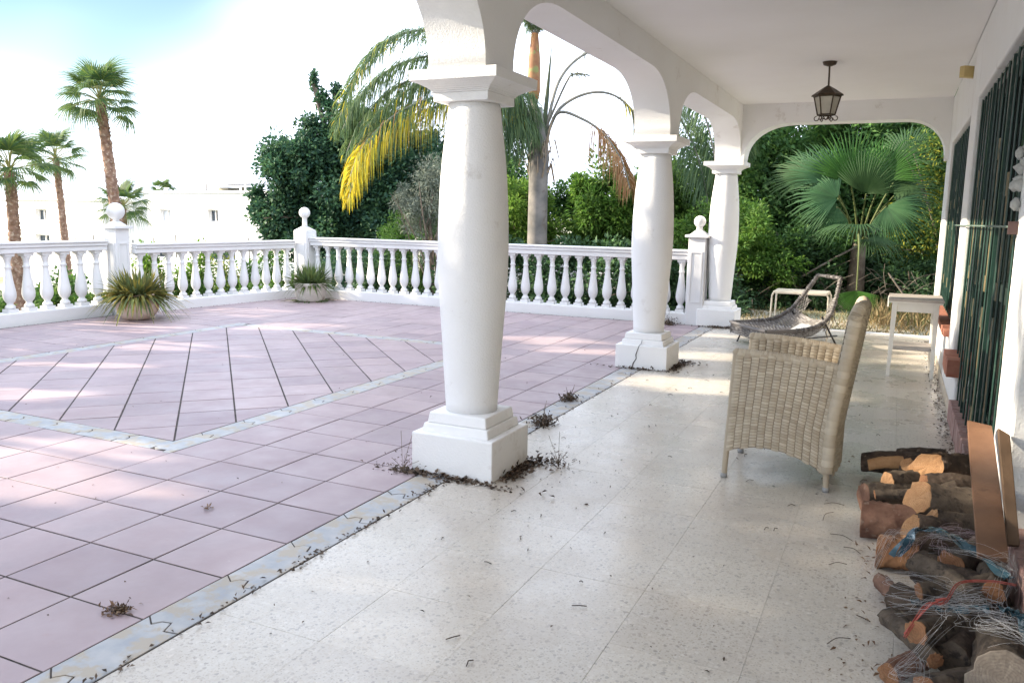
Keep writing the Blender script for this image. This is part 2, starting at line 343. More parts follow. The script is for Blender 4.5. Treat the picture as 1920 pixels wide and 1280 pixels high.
def leaf_cloud(blobs, n, L, W, seed, mat, name='crown', clump=.34, k=None, holes=(), parent=None, droop=.25, **props):
    g = np.random.default_rng(seed); pos = []; out = []
    wts = np.array([(r[0] * r[1] * r[2]) ** (2 / 3) for c, r in blobs]); wts /= wts.sum()
    for (c, r), w in zip(blobs, wts):
        m = int(n * w); r = np.array(r); c = np.array(c)
        kk = k or max(10, int(26 * w * len(blobs) ** .5))
        cc = g.normal(size=(kk, 3)); cc /= np.linalg.norm(cc, axis=1, keepdims=True)
        cc *= (g.random((kk, 1)) ** .38) * .92
        idx = g.integers(0, kk, m)
        sz = (.6 + .8 * g.random(kk))[idx][:, None]
        e = g.normal(size=(m, 3)); e /= np.linalg.norm(e, axis=1, keepdims=True)
        q = e * (g.random((m, 1)) ** .5) * clump * sz
        pos.append(c + (cc[idx] + q) * r); out.append(e * r / r.mean() + (cc[idx]) * .5)
    pos = np.concatenate(pos); out = np.concatenate(out)
    keep = np.ones(len(pos), bool)
    for (h, rad) in holes:
        v = pos - np.array(h); t = v @ np.array(S)
        dist = np.linalg.norm(v - t[:, None] * np.array(S), axis=1); keep &= dist > rad
    pos = pos[keep]; out = out[keep]; m = len(pos)
    d = out + g.normal(size=(m, 3)) * .8; d[:, 2] -= droop
    nr = out * .6 + g.normal(size=(m, 3)) * .6 + np.array([0, 0, .7])
    me = leaf_mesh(name, pos, d, nr, L * (.7 + .6 * g.random(m)), W * (.7 + .6 * g.random(m)), mat)
    props.setdefault('kind', 'stuff')
    return link(name, me, parent, **props)

# ------------------------------------------------------------------ the ground, terrace and porch floors
def ground_z(x, y):
    if x > -2.6 and y > 11: z0 = -.03
    else: z0 = -.75
    d = math.hypot(x + 10, y - 12)
    left = max(0, min(1, (-x - 13) / 25))
    return z0 - 2.6 * left
b = B(); xs = [-900, -400, -200, -120, -80, -60, -45, -38, -32, -27, -22, -18, -15, -13, -11.5, -10.2, -8, -6, -4.5, -3.4, -2.9, -2.55, -2, -1, 0, 1, 2, 4, 8, 20, 60, 200, 900]
ys = [-900, -200, -60, -20, -5, 0, 4, 8, 10.5, 11.2, 12.3, 13, 14, 15, 16, 18, 21, 25, 30, 40, 60, 90, 150, 300, 900]
V = [(x, y, ground_z(x, y)) for y in ys for x in xs]; nx = len(xs)
b.add(V, [(j * nx + i, j * nx + i + 1, (j + 1) * nx + i + 1, (j + 1) * nx + i) for j in range(len(ys) - 1) for i in range(nx - 1)], 0, True)
b.obj('ground', ground_m, kind='structure')

T = .40815; TX = -2.4923; TY = 2.0542; EDGE = -2.287
terr = link('terrace_floor', None, kind='structure')
b = B(); b.box((-10.3, -2, -1.3), (EDGE, 12.2, -.0024))
b.obj('grout_bed', grout_m, terr)
def tile_poly(P, gap=.0098, th=.012, ch=.0016):
    """a flat tile with chamfered edges over polygon P (ccw, xy); returns verts, faces"""
    n = len(P); c = Vector((sum(p[0] for p in P) / n, sum(p[1] for p in P) / n))
    def inset(d):
        out = []
        for i in range(n):
            p0, p1, p2 = Vector(P[i - 1]), Vector(P[i]), Vector(P[(i + 1) % n])
            e1 = (p1 - p0).normalized(); e2 = (p2 - p1).normalized()
            n1 = Vector((-e1.y, e1.x)); n2 = Vector((-e2.y, e2.x))
            k = n1 + n2; k = k / max(k.length_squared, .2) * 2
            out.append(p1 + k * d)
        return out
    a = inset(gap / 2); t = inset(gap / 2 + ch)
    V = [(p.x - c.x, p.y - c.y, -th) for p in a] + [(p.x - c.x, p.y - c.y, -ch * .7) for p in a] + [(p.x - c.x, p.y - c.y, 0) for p in t]
    F = [tuple(2 * n + i for i in range(n))]
    for k in (0, 1):
        F += [(k * n + i, k * n + (i + 1) % n, (k + 1) * n + (i + 1) % n, (k + 1) * n + i) for i in range(n)]
    return c, V, F
def clip(P, axis, val, keep_less):
    out = []
    for i in range(len(P)):
        a, c = P[i], P[(i + 1) % len(P)]
        ia = (a[axis] <= val) == keep_less; ic = (c[axis] <= val) == keep_less
        if ia: out.append(a)
        if ia != ic:
            t = (val - a[axis]) / (c[axis] - a[axis]); out.append((a[0] + t * (c[0] - a[0]), a[1] + t * (c[1] - a[1])))
    return out
DX0, DX1, DY0, DY1 = TX - 14 * T, TX - 4 * T, TY + 4 * T, TY + 16 * T     # outer edge of the inset panel
SW = .195
tiles = []
sq = [(-T / 2, -T / 2), (T / 2, -T / 2), (T / 2, T / 2), (-T / 2, T / 2)]
_, Vs, Fs = tile_poly(sq)
bt = B(); bt.add(Vs, Fs); square_me = bt.mesh('tile', tile_m)
for i in range(-5, 25):
    for j in range(0, 19):
        x = TX - (j + .5) * T; y = TY + (i + .5) * T
        if DX0 < x < DX1 and DY0 < y < DY1: continue
        if y > 12.0: continue
        tiles.append(((x, y), square_me, None))
ix0, ix1, iy0, iy1 = DX0 + SW, DX1 - SW, DY0 + SW, DY1 - SW
h = T / math.sqrt(2); c0 = (ix1, iy0)
for a in range(-26, 27):
    for k in range(-26, 27):
        if (a + k) % 2: continue
        cx, cy = c0[0] + a * h, c0[1] + k * h + h
        P = [(cx, cy - h), (cx + h, cy), (cx, cy + h), (cx - h, cy)]
        if cx + h < ix0 or cx - h > ix1 or cy + h < iy0 or cy - h > iy1: continue
        for ax, v, kl in ((0, ix0, False), (0, ix1, True), (1, iy0, False), (1, iy1, True)):
            if P: P = clip(P, ax, v, kl)
        Q = [p for n_, p in enumerate(P) if math.dist(p, P[n_ - 1]) > .004]
        if len(Q) < 3: continue
        ar = abs(sum(Q[n_ - 1][0] * Q[n_][1] - Q[n_][0] * Q[n_ - 1][1] for n_ in range(len(Q)))) / 2
        if ar < .004: continue
        c, Vt, Ft = tile_poly(Q, gap=.013)
        tiles.append(((c.x, c.y), None, (Vt, Ft)))
def in_view(x, y):
    d = Vector((x, y, 0)) - Vector((0, 0, 1.55)); D = d.dot(_f)
    if D < .5: return False
    return abs(d.dot(_r) / D) < .68 and abs(d.dot(_u) / D) < .47
tiles.sort(key=lambda t: (not in_view(*t[0]), math.hypot(*t[0])))
rest = B(); nt = 0
for (xy, me, geo) in tiles:
    dz = rnd.uniform(-.0004, .0018); rx, ry = rnd.gauss(0, .0017), rnd.gauss(0, .0017)
    if nt < 292:
        if me is None:
            bt = B(); bt.add(*geo); me = bt.mesh('tile', tile_m)
        link('tile', me, terr, 0, (xy[0], xy[1], dz), (rx, ry, 0)); nt += 1
    else:
        Vt, Ft = geo or (Vs, Fs)
        rest.add([(p[0] + xy[0], p[1] + xy[1], p[2] + dz + p[1] * rx - p[0] * ry) for p in Vt], Ft)
rest.obj('distant_tiles', tile_m, terr, kind='stuff')
# white marble strips with stepped joints
strips = link('marble_strip', None, kind='structure')
def strip_piece(a, d, ln, w, seed):
    """one border slab from point a along direction d, its ends cut in a small S"""
    g = random.Random(seed); n = Vector((-d[1], d[0])); d = Vector(d)
    def s_end(off): return [(off + k, t) for t, k in ((0, -.02), (.30, -.03), (.42, .028), (.60, .02), (.72, -.012), (1, .03))]
    e0 = s_end(0); e1 = s_end(ln)
    P = [Vector(a) + d * u + n * (w * t) for u, t in e1] + [Vector(a) + d * u + n * (w * t) for u, t in reversed(e0)]
    P = [(p.x, p.y) for p in P]
    ar = sum(P[k - 1][0] * P[k][1] - P[k][0] * P[k - 1][1] for k in range(len(P)))
    if ar < 0: P.reverse()
    c, V, F = tile_poly(P, gap=.006, ch=.002)
    bt = B(); bt.add(V, F)
    link('border_slab', bt.mesh('border_slab', border_m), strips, 0, (c.x, c.y, rnd.uniform(-.001, .002)), (rnd.gauss(0, .002), rnd.gauss(0, .002), 0))
for i in range(-5, 25): strip_piece((EDGE - .003, TY + i * T), (0, 1), T, -(EDGE - .003 - TX) * -1, i)
for i in range(12):
    if i > 0: strip_piece((DX1, DY0 + i * T), (0, 1), T, SW, 50 + i)
    else: strip_piece((DX1, DY0), (0, 1), T, SW, 50)
    strip_piece((DX0 + SW, DY0 + i * T), (0, 1), T, SW, 70 + i)
for j in range(10):
    x = DX0 + SW + .02 + j * (DX1 - DX0 - 2 * SW) / 10
    ln = (DX1 - DX0 - 2 * SW) / 10 - .004
    strip_piece((x, DY0), (1, 0), ln, SW, 90 + j); strip_piece((x, DY1 - SW), (1, 0), ln, SW, 110 + j)

porch_fl = link('porch_floor', None, kind='structure')
b = B(); b.box((EDGE + .001, -3, -1.3), (.8, 12.42, -.009)); b.obj('mortar_bed', M('mortar', (.36, .32, .27), (.45, .41, .35), rough=.9), porch_fl)
TZ = .475; ox, oy = -.37, 2.70
def slab(x0, x1, y0, y1):
    c, V, F = tile_poly([(x0, y0), (x1, y0), (x1, y1), (x0, y1)], gap=.001, th=.009, ch=.0004)
    bt = B(); bt.add(V, F)
    return c, bt.mesh('terrazzo_tile', terrazzo_m)
cache = {}
for i in range(-10, 21):
    y0 = oy + i * TZ; y1 = min(y0 + TZ, 12.36)
    if y1 - y0 < .05: continue
    for xa, xb in ((EDGE + .004, ox - 3 * TZ), (ox - 3 * TZ, ox - 2 * TZ), (ox - 2 * TZ, ox - TZ), (ox - TZ, ox), (ox, ox + TZ), (ox + TZ, .5)):
        key = (round(xb - xa, 3), round(y1 - y0, 3))
        if key not in cache: cache[key] = slab(xa, xb, y0, y1)[1]
        link('terrazzo_tile', cache[key], porch_fl, 0, ((xa + xb) / 2, (y0 + y1) / 2, rnd.uniform(-.0004, .0004)))
b = B(); b.box((-2.0, 12.36, -.1), (.6, 12.44, .012)); b.obj('white_kerb', white2, porch_fl, .006)

# ------------------------------------------------------------------ house: wall, ceiling, arcade
house = thing('house', 'white stuccoed house wall and arcaded porch with green barred doors', 'house', (0, 0, 0))
W0, W1 = .5, .85
b = B()
CZ = 3.12
b.box((W0, 12.0, -.3), (W1, 12.4, CZ))                                   # end stub
b.box((W0, 11.45, -.3), (W1, 12.0, CZ)); 
b.box((W0, 8.5, 2.5), (W1, 11.45, CZ)); b.box((W0, 8.5, -.3), (W1, 11.45, .50))   # around the far window
b.box((W0, 7.85, -.3), (W1, 8.5, CZ))
b.box((W0, 4.5, 2.56), (W1, 7.85, CZ)); b.box((W0, 7.25, -.3), (W1, 7.85, .34))   # round the barred door
b.box((W0, 3.95, -.3), (W1, 4.5, CZ))
b.box((W0, -3, 2.56), (W1, 3.95, CZ)); b.box((W0, -3, -.3), (W1, .6, 2.56))
b.box((W1, -3, -.3), (9, 12.4, 3.5))                                      # rooms behind
b.obj('wall', white, house, .012)
b = B(); b.box((-2.1, -.7, CZ), (W0, 12.0, CZ + .2)); b.obj('ceiling', ceil_m, house)
b = B(); b.box((-2.75, -.9, CZ + .2), (9, 12.7, CZ + .42)); b.obj('roof', white, house, .02)
def arch_z(u, a, c, rx, zs, zt, rx2=None):
    r1, r2 = rx, rx2 or rx
    t = max(0, 1 - (u - a) / r1) if u < (a + c) / 2 else max(0, 1 - (c - u) / r2)
    t = min(t, 1); e = 2.25
    return zs + (zt - zs) * (1 - t ** e) ** (1 / e)
def arch_wall(name, openings, u0, u1, w0, w1, zs, zt, ztop, mp, rx, parent):
    """wall along u between w0 and w1, its foot cut by flat-topped arches"""
    pts = []; u = u0
    for (a, c, r2) in openings:
        pts += [(u, zs), (a, zs)]
        seq = [a + rx * (1 - math.cos(math.pi / 2 * k / 14)) for k in range(15)] + [c - r2 * (1 - math.cos(math.pi / 2 * k / 14)) for k in range(14, -1, -1)]
        pts += [(q, arch_z(q, a, c, rx, zs, zt, r2)) for q in seq]
        u = c
    pts += [(u, zs), (u1, zs)]
    pts = [p for k, p in enumerate(pts) if k == 0 or math.dist(p, pts[k - 1]) > 1e-5]
    b = B(); n = len(pts)
    for w, fl in ((w0, 0), (w1, 1)):
        V = [mp(u, w, z) for u, z in pts] + [mp(u, w, ztop) for u, z in pts]
        F = [(i, i + 1, n + i + 1, n + i) for i in range(n - 1)]
        b.add(V, [f[::-1] for f in F] if fl else F)
    V = [mp(u, w0, z) for u, z in pts] + [mp(u, w1, z) for u, z in pts]
    b.add(V, [(i, n + i, n + i + 1, i + 1) for i in range(n - 1)], 0, True)
    for u in (u0, u1): b.add([mp(u, w0, zs), mp(u, w1, zs), mp(u, w1, ztop), mp(u, w0, ztop)], [(0, 1, 2, 3)])
    b.add([mp(u0, w0, ztop), mp(u1, w0, ztop), mp(u1, w1, ztop), mp(u0, w1, ztop)], [(0, 1, 2, 3)])
    return b.obj(name, white, parent)
arch_wall('arcade', [(.5, 4.10, .75), (4.45, 8.07, .75), (8.42, 12.0, .75)], -.7, 12.4, -2.1, -2.46, 2.345, 2.885, CZ + .2, lambda u, w, z: (w, u, z), .75, house)
arch_wall('end_arch', [(-2.06, .46, .5)], -2.1, .5, 12.0, 12.36, 2.345, 2.86, CZ, lambda u, w, z: (u, w, z), .68, house)
skirt_m = M('limestone_skirting', (.62, .52, .40), (.68, .60, .48), rough=.5, scale=9)
for ya, yb in ((7.3, 11.99), (3.98, 4.48)): b = B(); b.box((W0 - .018, ya, 0), (W0 - .001, yb, .07)); b.obj('baseboard', skirt_m, house, .004)
# brick sills
def sill(y0, y1, z0, z1, x0, x1, n, mat, name='brick_sill', along='y'):
    s = link(name, None, house)
    d = (y1 - y0) / n
    g = B(); g.box((x0 + .02, y0 + .012, z0 + .004), (x1 - .01, y1 - .012, z1 - .012)); g.obj('mortar', grout_m, s)
    bb = B(); bb.box((x0, -d / 2 + .004, z0), (x1, d / 2 - .004, z1)); me = bb.mesh('brick', mat)
    for k in range(n): link('brick', me, s, .006, (rnd.uniform(-.004, .004), y0 + (k + .5) * d, rnd.uniform(-.003, .003)))
sill(8.52, 11.43, .50, .57, W0 - .05, W0 + .3, 24, brick_m)
sill(7.22, 7.86, .34, .48, W0 - .07, W0 + .3, 5, brick_m)
sill(4.52, 7.2, .0, .17, W0 - .03, W0 + .32, 34, tread_m, 'door_step')
sill(.62, 3.93, .0, .27, W0 + .02, W0 + .33, 46, tread_m, 'door_step')
# grilles, doors and shutters
def grille(y0, y1, z0, z1, n, label, sub=()):
    g = link('window_grille', None, house)
    fb = B()
    for y in (y0, y1 - .03): fb.box((W0 + .03, y, z0), (W0 + .05, y + .03, z1))
    for z in (z0, z1 - .03) + tuple(sub): fb.box((W0 + .033, y0 + .03, z), (W0 + .045, y1 - .03, z + .022))
    fb.obj('grille_frame', green_m, g)
    bb = B(); bb.tube([(0, 0, z0 + .03), (0, 0, z1 - .03)], .0065, 6); me = bb.mesh('bar', green_m)
    thick = B(); thick.box((-.009, -.02, z0 + .03), (.009, .02, z1 - .031)); mt = thick.mesh('upright', green_m)
    for k in range(1, n):
        y = y0 + (y1 - y0) * k / n
        big = k % 5 == 0
        link('upright' if big else 'bar', mt if big else me, g, 0, (W0 + .024, y, 0))
    for k in range(n):
        if k % 3: continue
        y = y0 + (y1 - y0) * (k + .5) / n; s = B(); za = z0 + .25 + .2 * (k % 3); zc = z1 - .35 - .12 * (k % 5)
        for a, c in ((za, za + .75), (za + .85, zc)):
            s.box((-.006, -.03, a), (.006, .03, c)); s.box((-.010, -.05, c - .13), (-.0061, .05, c)); s.box((-.010, -.05, a), (-.0061, .05, a + .1))
        o = s.obj('peeled_strip', ochre_m, g); o.location = (W0 + .03, y, 0)
    return g
def panel_door(y0, y1, z0, z1, n):
    d = link('shuttered_door', None, house); x = W0 + .09
    w = (y1 - y0) / n
    for k in range(n):
        a = y0 + k * w
        f = B()
        f.box((x, a, z0), (x + .05, a + .07, z1)); f.box((x, a + w - .07, z0), (x + .05, a + w, z1))
        for z in (z0, z0 + .9, z1 - .1): f.box((x + .002, a + .07, z), (x + .048, a + w - .07, z + .1))
        leaf = f.obj('door_leaf', green2_m, d)
        p = B(); p.box((x + .03, a + .07, z0 + .05), (x + .036, a + w - .07, z1 - .05)); p.obj('glass_pane', glass_m, d)
panel_door(7.22 - 2.7, 7.84, .18, 2.54, 4); panel_door(8.52, 11.44, .58, 2.48, 3); panel_door(.62, 3.93, .28, 2.54, 3)
b = B(); b.box((W0 + .17, 4.5, 0), (W0 + .23, 7.85, 2.56)); b.box((W0 + .17, 8.5, .5), (W0 + .23, 11.45, 2.5)); b.box((W0 + .17, .6, 0), (W0 + .23, 3.95, 2.56)); b.obj('shutter_board', green2_m, house)
grille(4.53, 7.84, .02, 2.54, 15, '', (.45,)); grille(8.53, 11.44, .60, 2.48, 12, '')
b = B(); b.tube([(W0 - .03, 4.48, 1.535), (W0 - .03, 8.9, 1.525)], .006, 6); b.box((W0 - .04, 4.44, 1.50), (W0 - .002, 4.475, 1.56), 1)
b.obj('awning_rod', [M('pale_green_rod', (.13, .19, .16), rough=.4), M('dark_red_bracket', (.03, .01, .01), rough=.5)], house)

# ------------------------------------------------------------------ columns
def column_proto():
    c = thing('porch_column', '', 'column')
    b = B(); b.box((-.272, -.258, 0), (.272, .258, .247)); b.obj('plinth', white, c, .008)
    b = B(); b.frustum((0, 0, .245), (.225, .22), (0, 0, .30), (.215, .21)); b.frustum((0, 0, .3001), (.20, .195), (0, 0, .365), (.19, .185)); b.obj('base_moulding', white, c, .008)
    P = [(p.x, p.z) for p in spline([(.157, 0, .365), (.184, 0, .8), (.2115, 0, 1.27), (.197, 0, 1.75), (.150, 0, 2.185)], 30)]
    b = B(); b.lathe(P, 40); b.obj('shaft', white, c)
    b = B(); b.box((-.175, -.175, 2.18), (.175, .175, 2.23))
    for k in range(6):
        t0, t1 = k / 6, (k + 1) / 6
        f = lambda t: .18 + .07 * (1 - math.cos(t * math.pi / 2)) + .015 * t
        b.frustum((0, 0, 2.23 + .055 * t0), f(t0), (0, 0, 2.23 + .055 * t1), f(t1))
    b.box((-.277, -.277, 2.2851), (.277, .277, 2.344)); b.obj('capital', white, c, .004)
    return c
col0 = column_proto()
LAB = {4.35: 'large white swelling column nearest the camera on a stained plinth', 8.31: 'middle white column with a cracked plinth beside the wicker chair', 12.1: 'farthest white column at the corner by the hedge arch', .35: 'white porch column beside the camera'}
for y, lab in LAB.items():
    c = col0 if y == 4.35 else copy_tree(col0)
    if y == 8.31:
        k_ = B(); k_.tube([(-.02, -.2595, .245), (-.035, -.2595, .2), (-.05, -.2595, .15), (-.045, -.2595, .11), (-.075, -.2595, .06), (-.09, -.2595, 0)], [.003, .004, .006, .004, .006, .005], 5); k_.tube([(.0, -.222, .30), (-.01, -.226, .26), (-.02, -.258, .247)], .0025, 5); k_.obj('crack', grout_m, c)
    c.location = (-2.297, y, 0); c['label'] = lab; c['group'] = 'white porch columns'

# ------------------------------------------------------------------ balustrades and posts
def baluster_mesh(z0, z1, rs=1.0):
    H = z1 - z0; b = B()
    b.lathe([(.062 * rs, z0), (.062 * rs, z0 + .06 * H)], 4, square=True); b.lathe([(.058 * rs, z1 - .05 * H), (.062 * rs, z1)], 4, square=True)
    prof = [(.05, .06), (.06, .085), (.052, .115), (.034, .14), (.036, .165), (.056, .20), (.070, .25), (.075, .30), (.073, .35), (.064, .43), (.052, .54), (.043, .64), (.037, .72), (.036, .745), (.045, .76), (.045, .78), (.036, .79), (.034, .84), (.038, .88), (.048, .915), (.056, .95)]
    b.lathe([(r * rs, z0 + t * H) for r, t in prof], 18); return b.mesh('baluster', white2)
def balustrade(label, p0, p1, zc, z1, sp, rs=1.0, name='balustrade', zb=0.0, wid=.12, first=.5, group='white balustrades'):
    p0, p1 = Vector(p0), Vector(p1); L = (p1 - p0).length; ang = math.atan2(p1.y - p0.y, p1.x - p0.x)
    t = thing(name, label, 'balustrade', (p0.x, p0.y, 0), group, (0, 0, ang))
    b = B(); b.box((0, -wid, zb - .35), (L, wid, zb + zc)); b.obj('base_curb', white2, t, .012)
    b = B(); b.box((0, -wid * .75, z1 - .145), (L, wid * .75, z1 - .075)); b.box((0, -wid * .9, z1 - .075), (L, wid * .9, z1 - .028)); b.box((0, -wid * 1.05, z1 - .028), (L, wid * 1.05, z1))
    b.obj('top_rail', white2, t, .009)
    me = baluster_mesh(zb + zc, z1 - .145, rs); n = int((L - .06) / sp)
    for k in range(n): link('baluster', me, t, 0, ((k + first) * L / n, 0, 0), (0, 0, rnd.gauss(0, .02)))
    return t
balustrade('long white balustrade across the back of the terrace', (-9.62, 11.97), (-2.74, 12.02), .16, 1.085, .222)
balustrade('white balustrade along the left side between two ball-topped posts', (-10.27, 8.62), (-9.92, 11.75), .15, 1.03, .232)
balustrade('taller white balustrade at the left edge of the photo', (-10.45, 2.0), (-10.44, 8.27), .17, 1.085, .25, 1.1)
balustrade('small low balustrade glimpsed between the balusters behind the terrace', (-9.5, 15.5), (-4.4, 15.6), .12, .44, .2, .75, zb=-.5, wid=.09)
def post(name, label, x, y, w, ztop, cap, ballz, br, rot=0, zb=0.0, panel=True):
    t = thing(name, label, 'post', (x, y, 0), 'white ball-topped posts', (0, 0, rot))
    b = B(); b.box((-w, -w, zb - .3), (w, w, ztop))
    b.obj('shaft', white2, t, .01)
    if panel:
        for k in range(4):
            bb = B(); m4 = Matrix.Rotation(k * math.pi / 2, 4, 'Z')
            a, z0, z1 = w * .55, zb + .35, ztop - .22; y0 = -w - .012
            for lo, hi in (((-a - .02, y0, z0 - .02), (-a, -w, z1 + .02)), ((a, y0, z0 - .02), (a + .02, -w, z1 + .02)), ((-a, y0, z0 - .02), (a, -w, z0)), ((-a, y0, z1), (a, -w, z1 + .02))):
                bb.box(lo, hi, 0, m4)
            bb.obj('panel_moulding', white2, t)
    b = B()
    if cap: b.box((-w - .045, -w - .045, ztop + .0005), (w + .045, w + .045, ztop + .04)); zc = ztop + .04
    else: zc = ztop + .0005
    b.frustum((0, 0, zc + .0005), w * (.95 if cap else 1), (0, 0, zc + .07), w * .35); b.obj('cap', white2, t, .006)
    b = B(); zn = zc + .07
    b.lathe([(w * .38, zn), (.045, zn + .03), (.042, ballz - br * .9), (.05, ballz - br * .85)], 16); b.ball((0, 0, ballz), br); b.obj('ball_finial', white2, t)
post('balustrade_post', 'white post with ball top behind the yellowing potted plant', -10.36, 8.45, .115, 1.25, True, 1.50, .125)
post('balustrade_post', 'white corner post with ball top behind the grey pot', -9.76, 11.94, .145, 1.2, False, 1.52, .1)
post('balustrade_post', 'panelled white gate post with ball top beside the farthest column', -2.62, 12.0, .125, 1.27, True, 1.5, .085)
post('balustrade_post', 'low white post with ball top seen over the back rail beside the nearest column', -9.54, 15.5, .1, .72, False, .93, .1, 0, -.5, False)
post('balustrade_post', 'low post whose ball top peeps above the back rail before the palm trunk', -6.14, 15.53, .1, .72, False, .93, .09, 0, -.5, False)

# ------------------------------------------------------------------ potted plants
def blades(n, c, z, rad, L, W, seed, mat, parent, up=(.15, 1.3), name='foliage', spread=1.0, droop=.5):
    g = random.Random(seed); b = B()
    for k in range(n):
        a = g.random() * 2 * math.pi; e = g.uniform(*up); r0 = rad * math.sqrt(g.random()) * .8
        l = L * g.uniform(.55, 1.1); w = W * g.uniform(.7, 1.2)
        hd = Vector((math.cos(a + g.gauss(0, .3)), math.sin(a + g.gauss(0, .3)), 0)); s = Vector((-hd.y, hd.x, 0))
        p = Vector((c[0] + r0 * math.cos(a), c[1] + r0 * math.sin(a), z)); V = []; m = 5
        for j in range(m + 1):
            t = j / m
            q = p + hd * (l * t * math.cos(e) * spread) + Vector((0, 0, l * (t * math.sin(e) - droop * t * t * (1.1 - math.sin(e)))))
            ww = w * (1 - t ** 2.2) * (.5 + .5 * min(1, t * 5)) + .001
            V += [q + s * ww / 2, q - Vector((0, 0, ww * .25)), q - s * ww / 2]
        F = []
        for j in range(m): F += [(3 * j, 3 * j + 1, 3 * j + 4, 3 * j + 3), (3 * j + 1, 3 * j + 2, 3 * j + 5, 3 * j + 4)]
        b.add(V, F, 0, True)
    return b.obj(name, mat, parent, kind='stuff')
t = thing('potted_plant', 'round clay pot of yellowing sword-leaved plant before the left post', 'potted plant', (-9.62, 8.12, 0), 'potted plants on the terrace')
b = B(); b.lathe([(.12, 0), (.2, .03), (.27, .12), (.285, .2), (.265, .28), (.235, .33), (.25, .35), (.25, .37), (.225, .37), (.2, .33)], 28); b.obj('pot', clay_m, t)
b = B(); b.lathe([(.21, .325), (.2, .345)], 18); b.obj('soil', soil_m, t)
blades(780, (0, 0), .34, .27, .47, .034, 3, fern_m, t, (-.05, 1.3), droop=.7)
t = thing('potted_plant', 'squat grey stone pot of green sword-leaved plant in the far left corner', 'potted plant', (-9.18, 11.35, 0), 'potted plants on the terrace')
b = B(); b.lathe([(.2, 0), (.24, .03), (.265, .2), (.27, .28), (.29, .29), (.29, .33), (.255, .33), (.24, .29)], 28); b.obj('pot', stone_m, t)
b = B(); b.lathe([(.25, .29), (.24, .31)], 18); b.obj('soil', soil_m, t)
blades(520, (0, 0), .3, .22, .44, .03, 4, fern2_m, t, (.0, 1.4), droop=.55)
blades(60, (0, 0), .02, .3, .3, .02, 5, fern2_m, t, (.0, .4), name='fallen_leaves')

# ------------------------------------------------------------------ wicker armchair
def weave(b, P, rows, cols, amp, fill=.86, mi=0, sub=2, aligned=False):
    """flat strands running along u, over and under the warp"""
    for i in range(rows):
        V = []; F = []; v0 = (i + .5 - fill / 2) / rows; v1 = (i + .5 + fill / 2) / rows; m = cols * sub
        for j in range(m + 1):
            u = j / m
            ph = abs(math.sin(math.pi * u * cols)) if aligned else math.sin(math.pi * (u * cols + (i % 2))) * .5 + .5
            e = 1e-3; p = P(u, (v0 + v1) / 2); du = P(min(u + e, 1), v0) - P(max(u - e, 0), v0); dv = P(u, min(v1 + e, 1)) - P(u, max(v1 - e, 0))
            nn = du.cross(dv).normalized() * (amp * (ph - .5) * 2)
            a, c = P(u, v0), P(u, v1)
            V += [a + nn * .6, (a + c) / 2 + nn + nn.normalized() * 0.0 + du.cross(dv).normalized() * .0025, c + nn * .6]
        for j in range(m): F += [(3 * j, 3 * j + 3, 3 * j + 4, 3 * j + 1), (3 * j + 1, 3 * j + 4, 3 * j + 5, 3 * j + 2)]
        # break every strand into its own island per visible loop for colour
        for j in range(0, m, sub):
            seg = V[3 * j:3 * (j + sub + 1)]
            FF = []
            for q in range(sub): FF += [(3 * q, 3 * q + 3, 3 * q + 4, 3 * q + 1), (3 * q + 1, 3 * q + 4, 3 * q + 5, 3 * q + 2)]
            b.add(seg, FF, mi, True)
def cells(b, P, rows, cols, amp, fill=.9, mi=0):
    """short raised strands, every second column shifted by half a strand"""
    for c in range(cols):
        for i in range(rows):
            vc = (i + .5 + (.5 if c % 2 else 0)) / rows
            if vc > 1 - .3 / rows: vc = 1 - .3 / rows
            V = []
            for q in range(5):
                u = (c + .03 + .94 * q / 4) / cols; bu = math.sin(math.pi * q / 4) ** .6
                for w in (-1, 0, 1):
                    v = min(1, max(0, vc + w * fill / 2 / rows)); e = 2e-3
                    nn = (P(min(u + e, 1), v) - P(max(u - e, 0), v)).cross(P(u, min(v + e, 1)) - P(u, max(v - e, 0))).normalized()
                    V.append(P(u, v) + nn * (nsign * (amp * bu + (.0028 if w == 0 else 0) - .003)))
            b.add(V, [f for q in range(4) for f in ((3 * q, 3 * q + 3, 3 * q + 4, 3 * q + 1), (3 * q + 1, 3 * q + 4, 3 * q + 5, 3 * q + 2))], mi, True)
nsign = 1
def sheet(b, P, n, m, mi):
    V = [P(i / n, j / m) for j in range(m + 1) for i in range(n + 1)]
    b.add(V, [(j * (n + 1) + i, j * (n + 1) + i + 1, (j + 1) * (n + 1) + i + 1, (j + 1) * (n + 1) + i) for j in range(m) for i in range(n)], mi, True)
ch = thing('wicker_armchair', 'beige woven wicker armchair with its back to the wall', 'armchair', (-.54, 5.12, 0))
def lx(v): return Vector(v) - Vector((-.54, 5.12, 0))
def zt(u): return .775 - .045 * u + .012 * math.sin(math.pi * u)
def zb(u): return .165 - .065 * u + .30 * u * (1 - u)
def back_x(z): return -.285 + max(0, z - .35) * .135
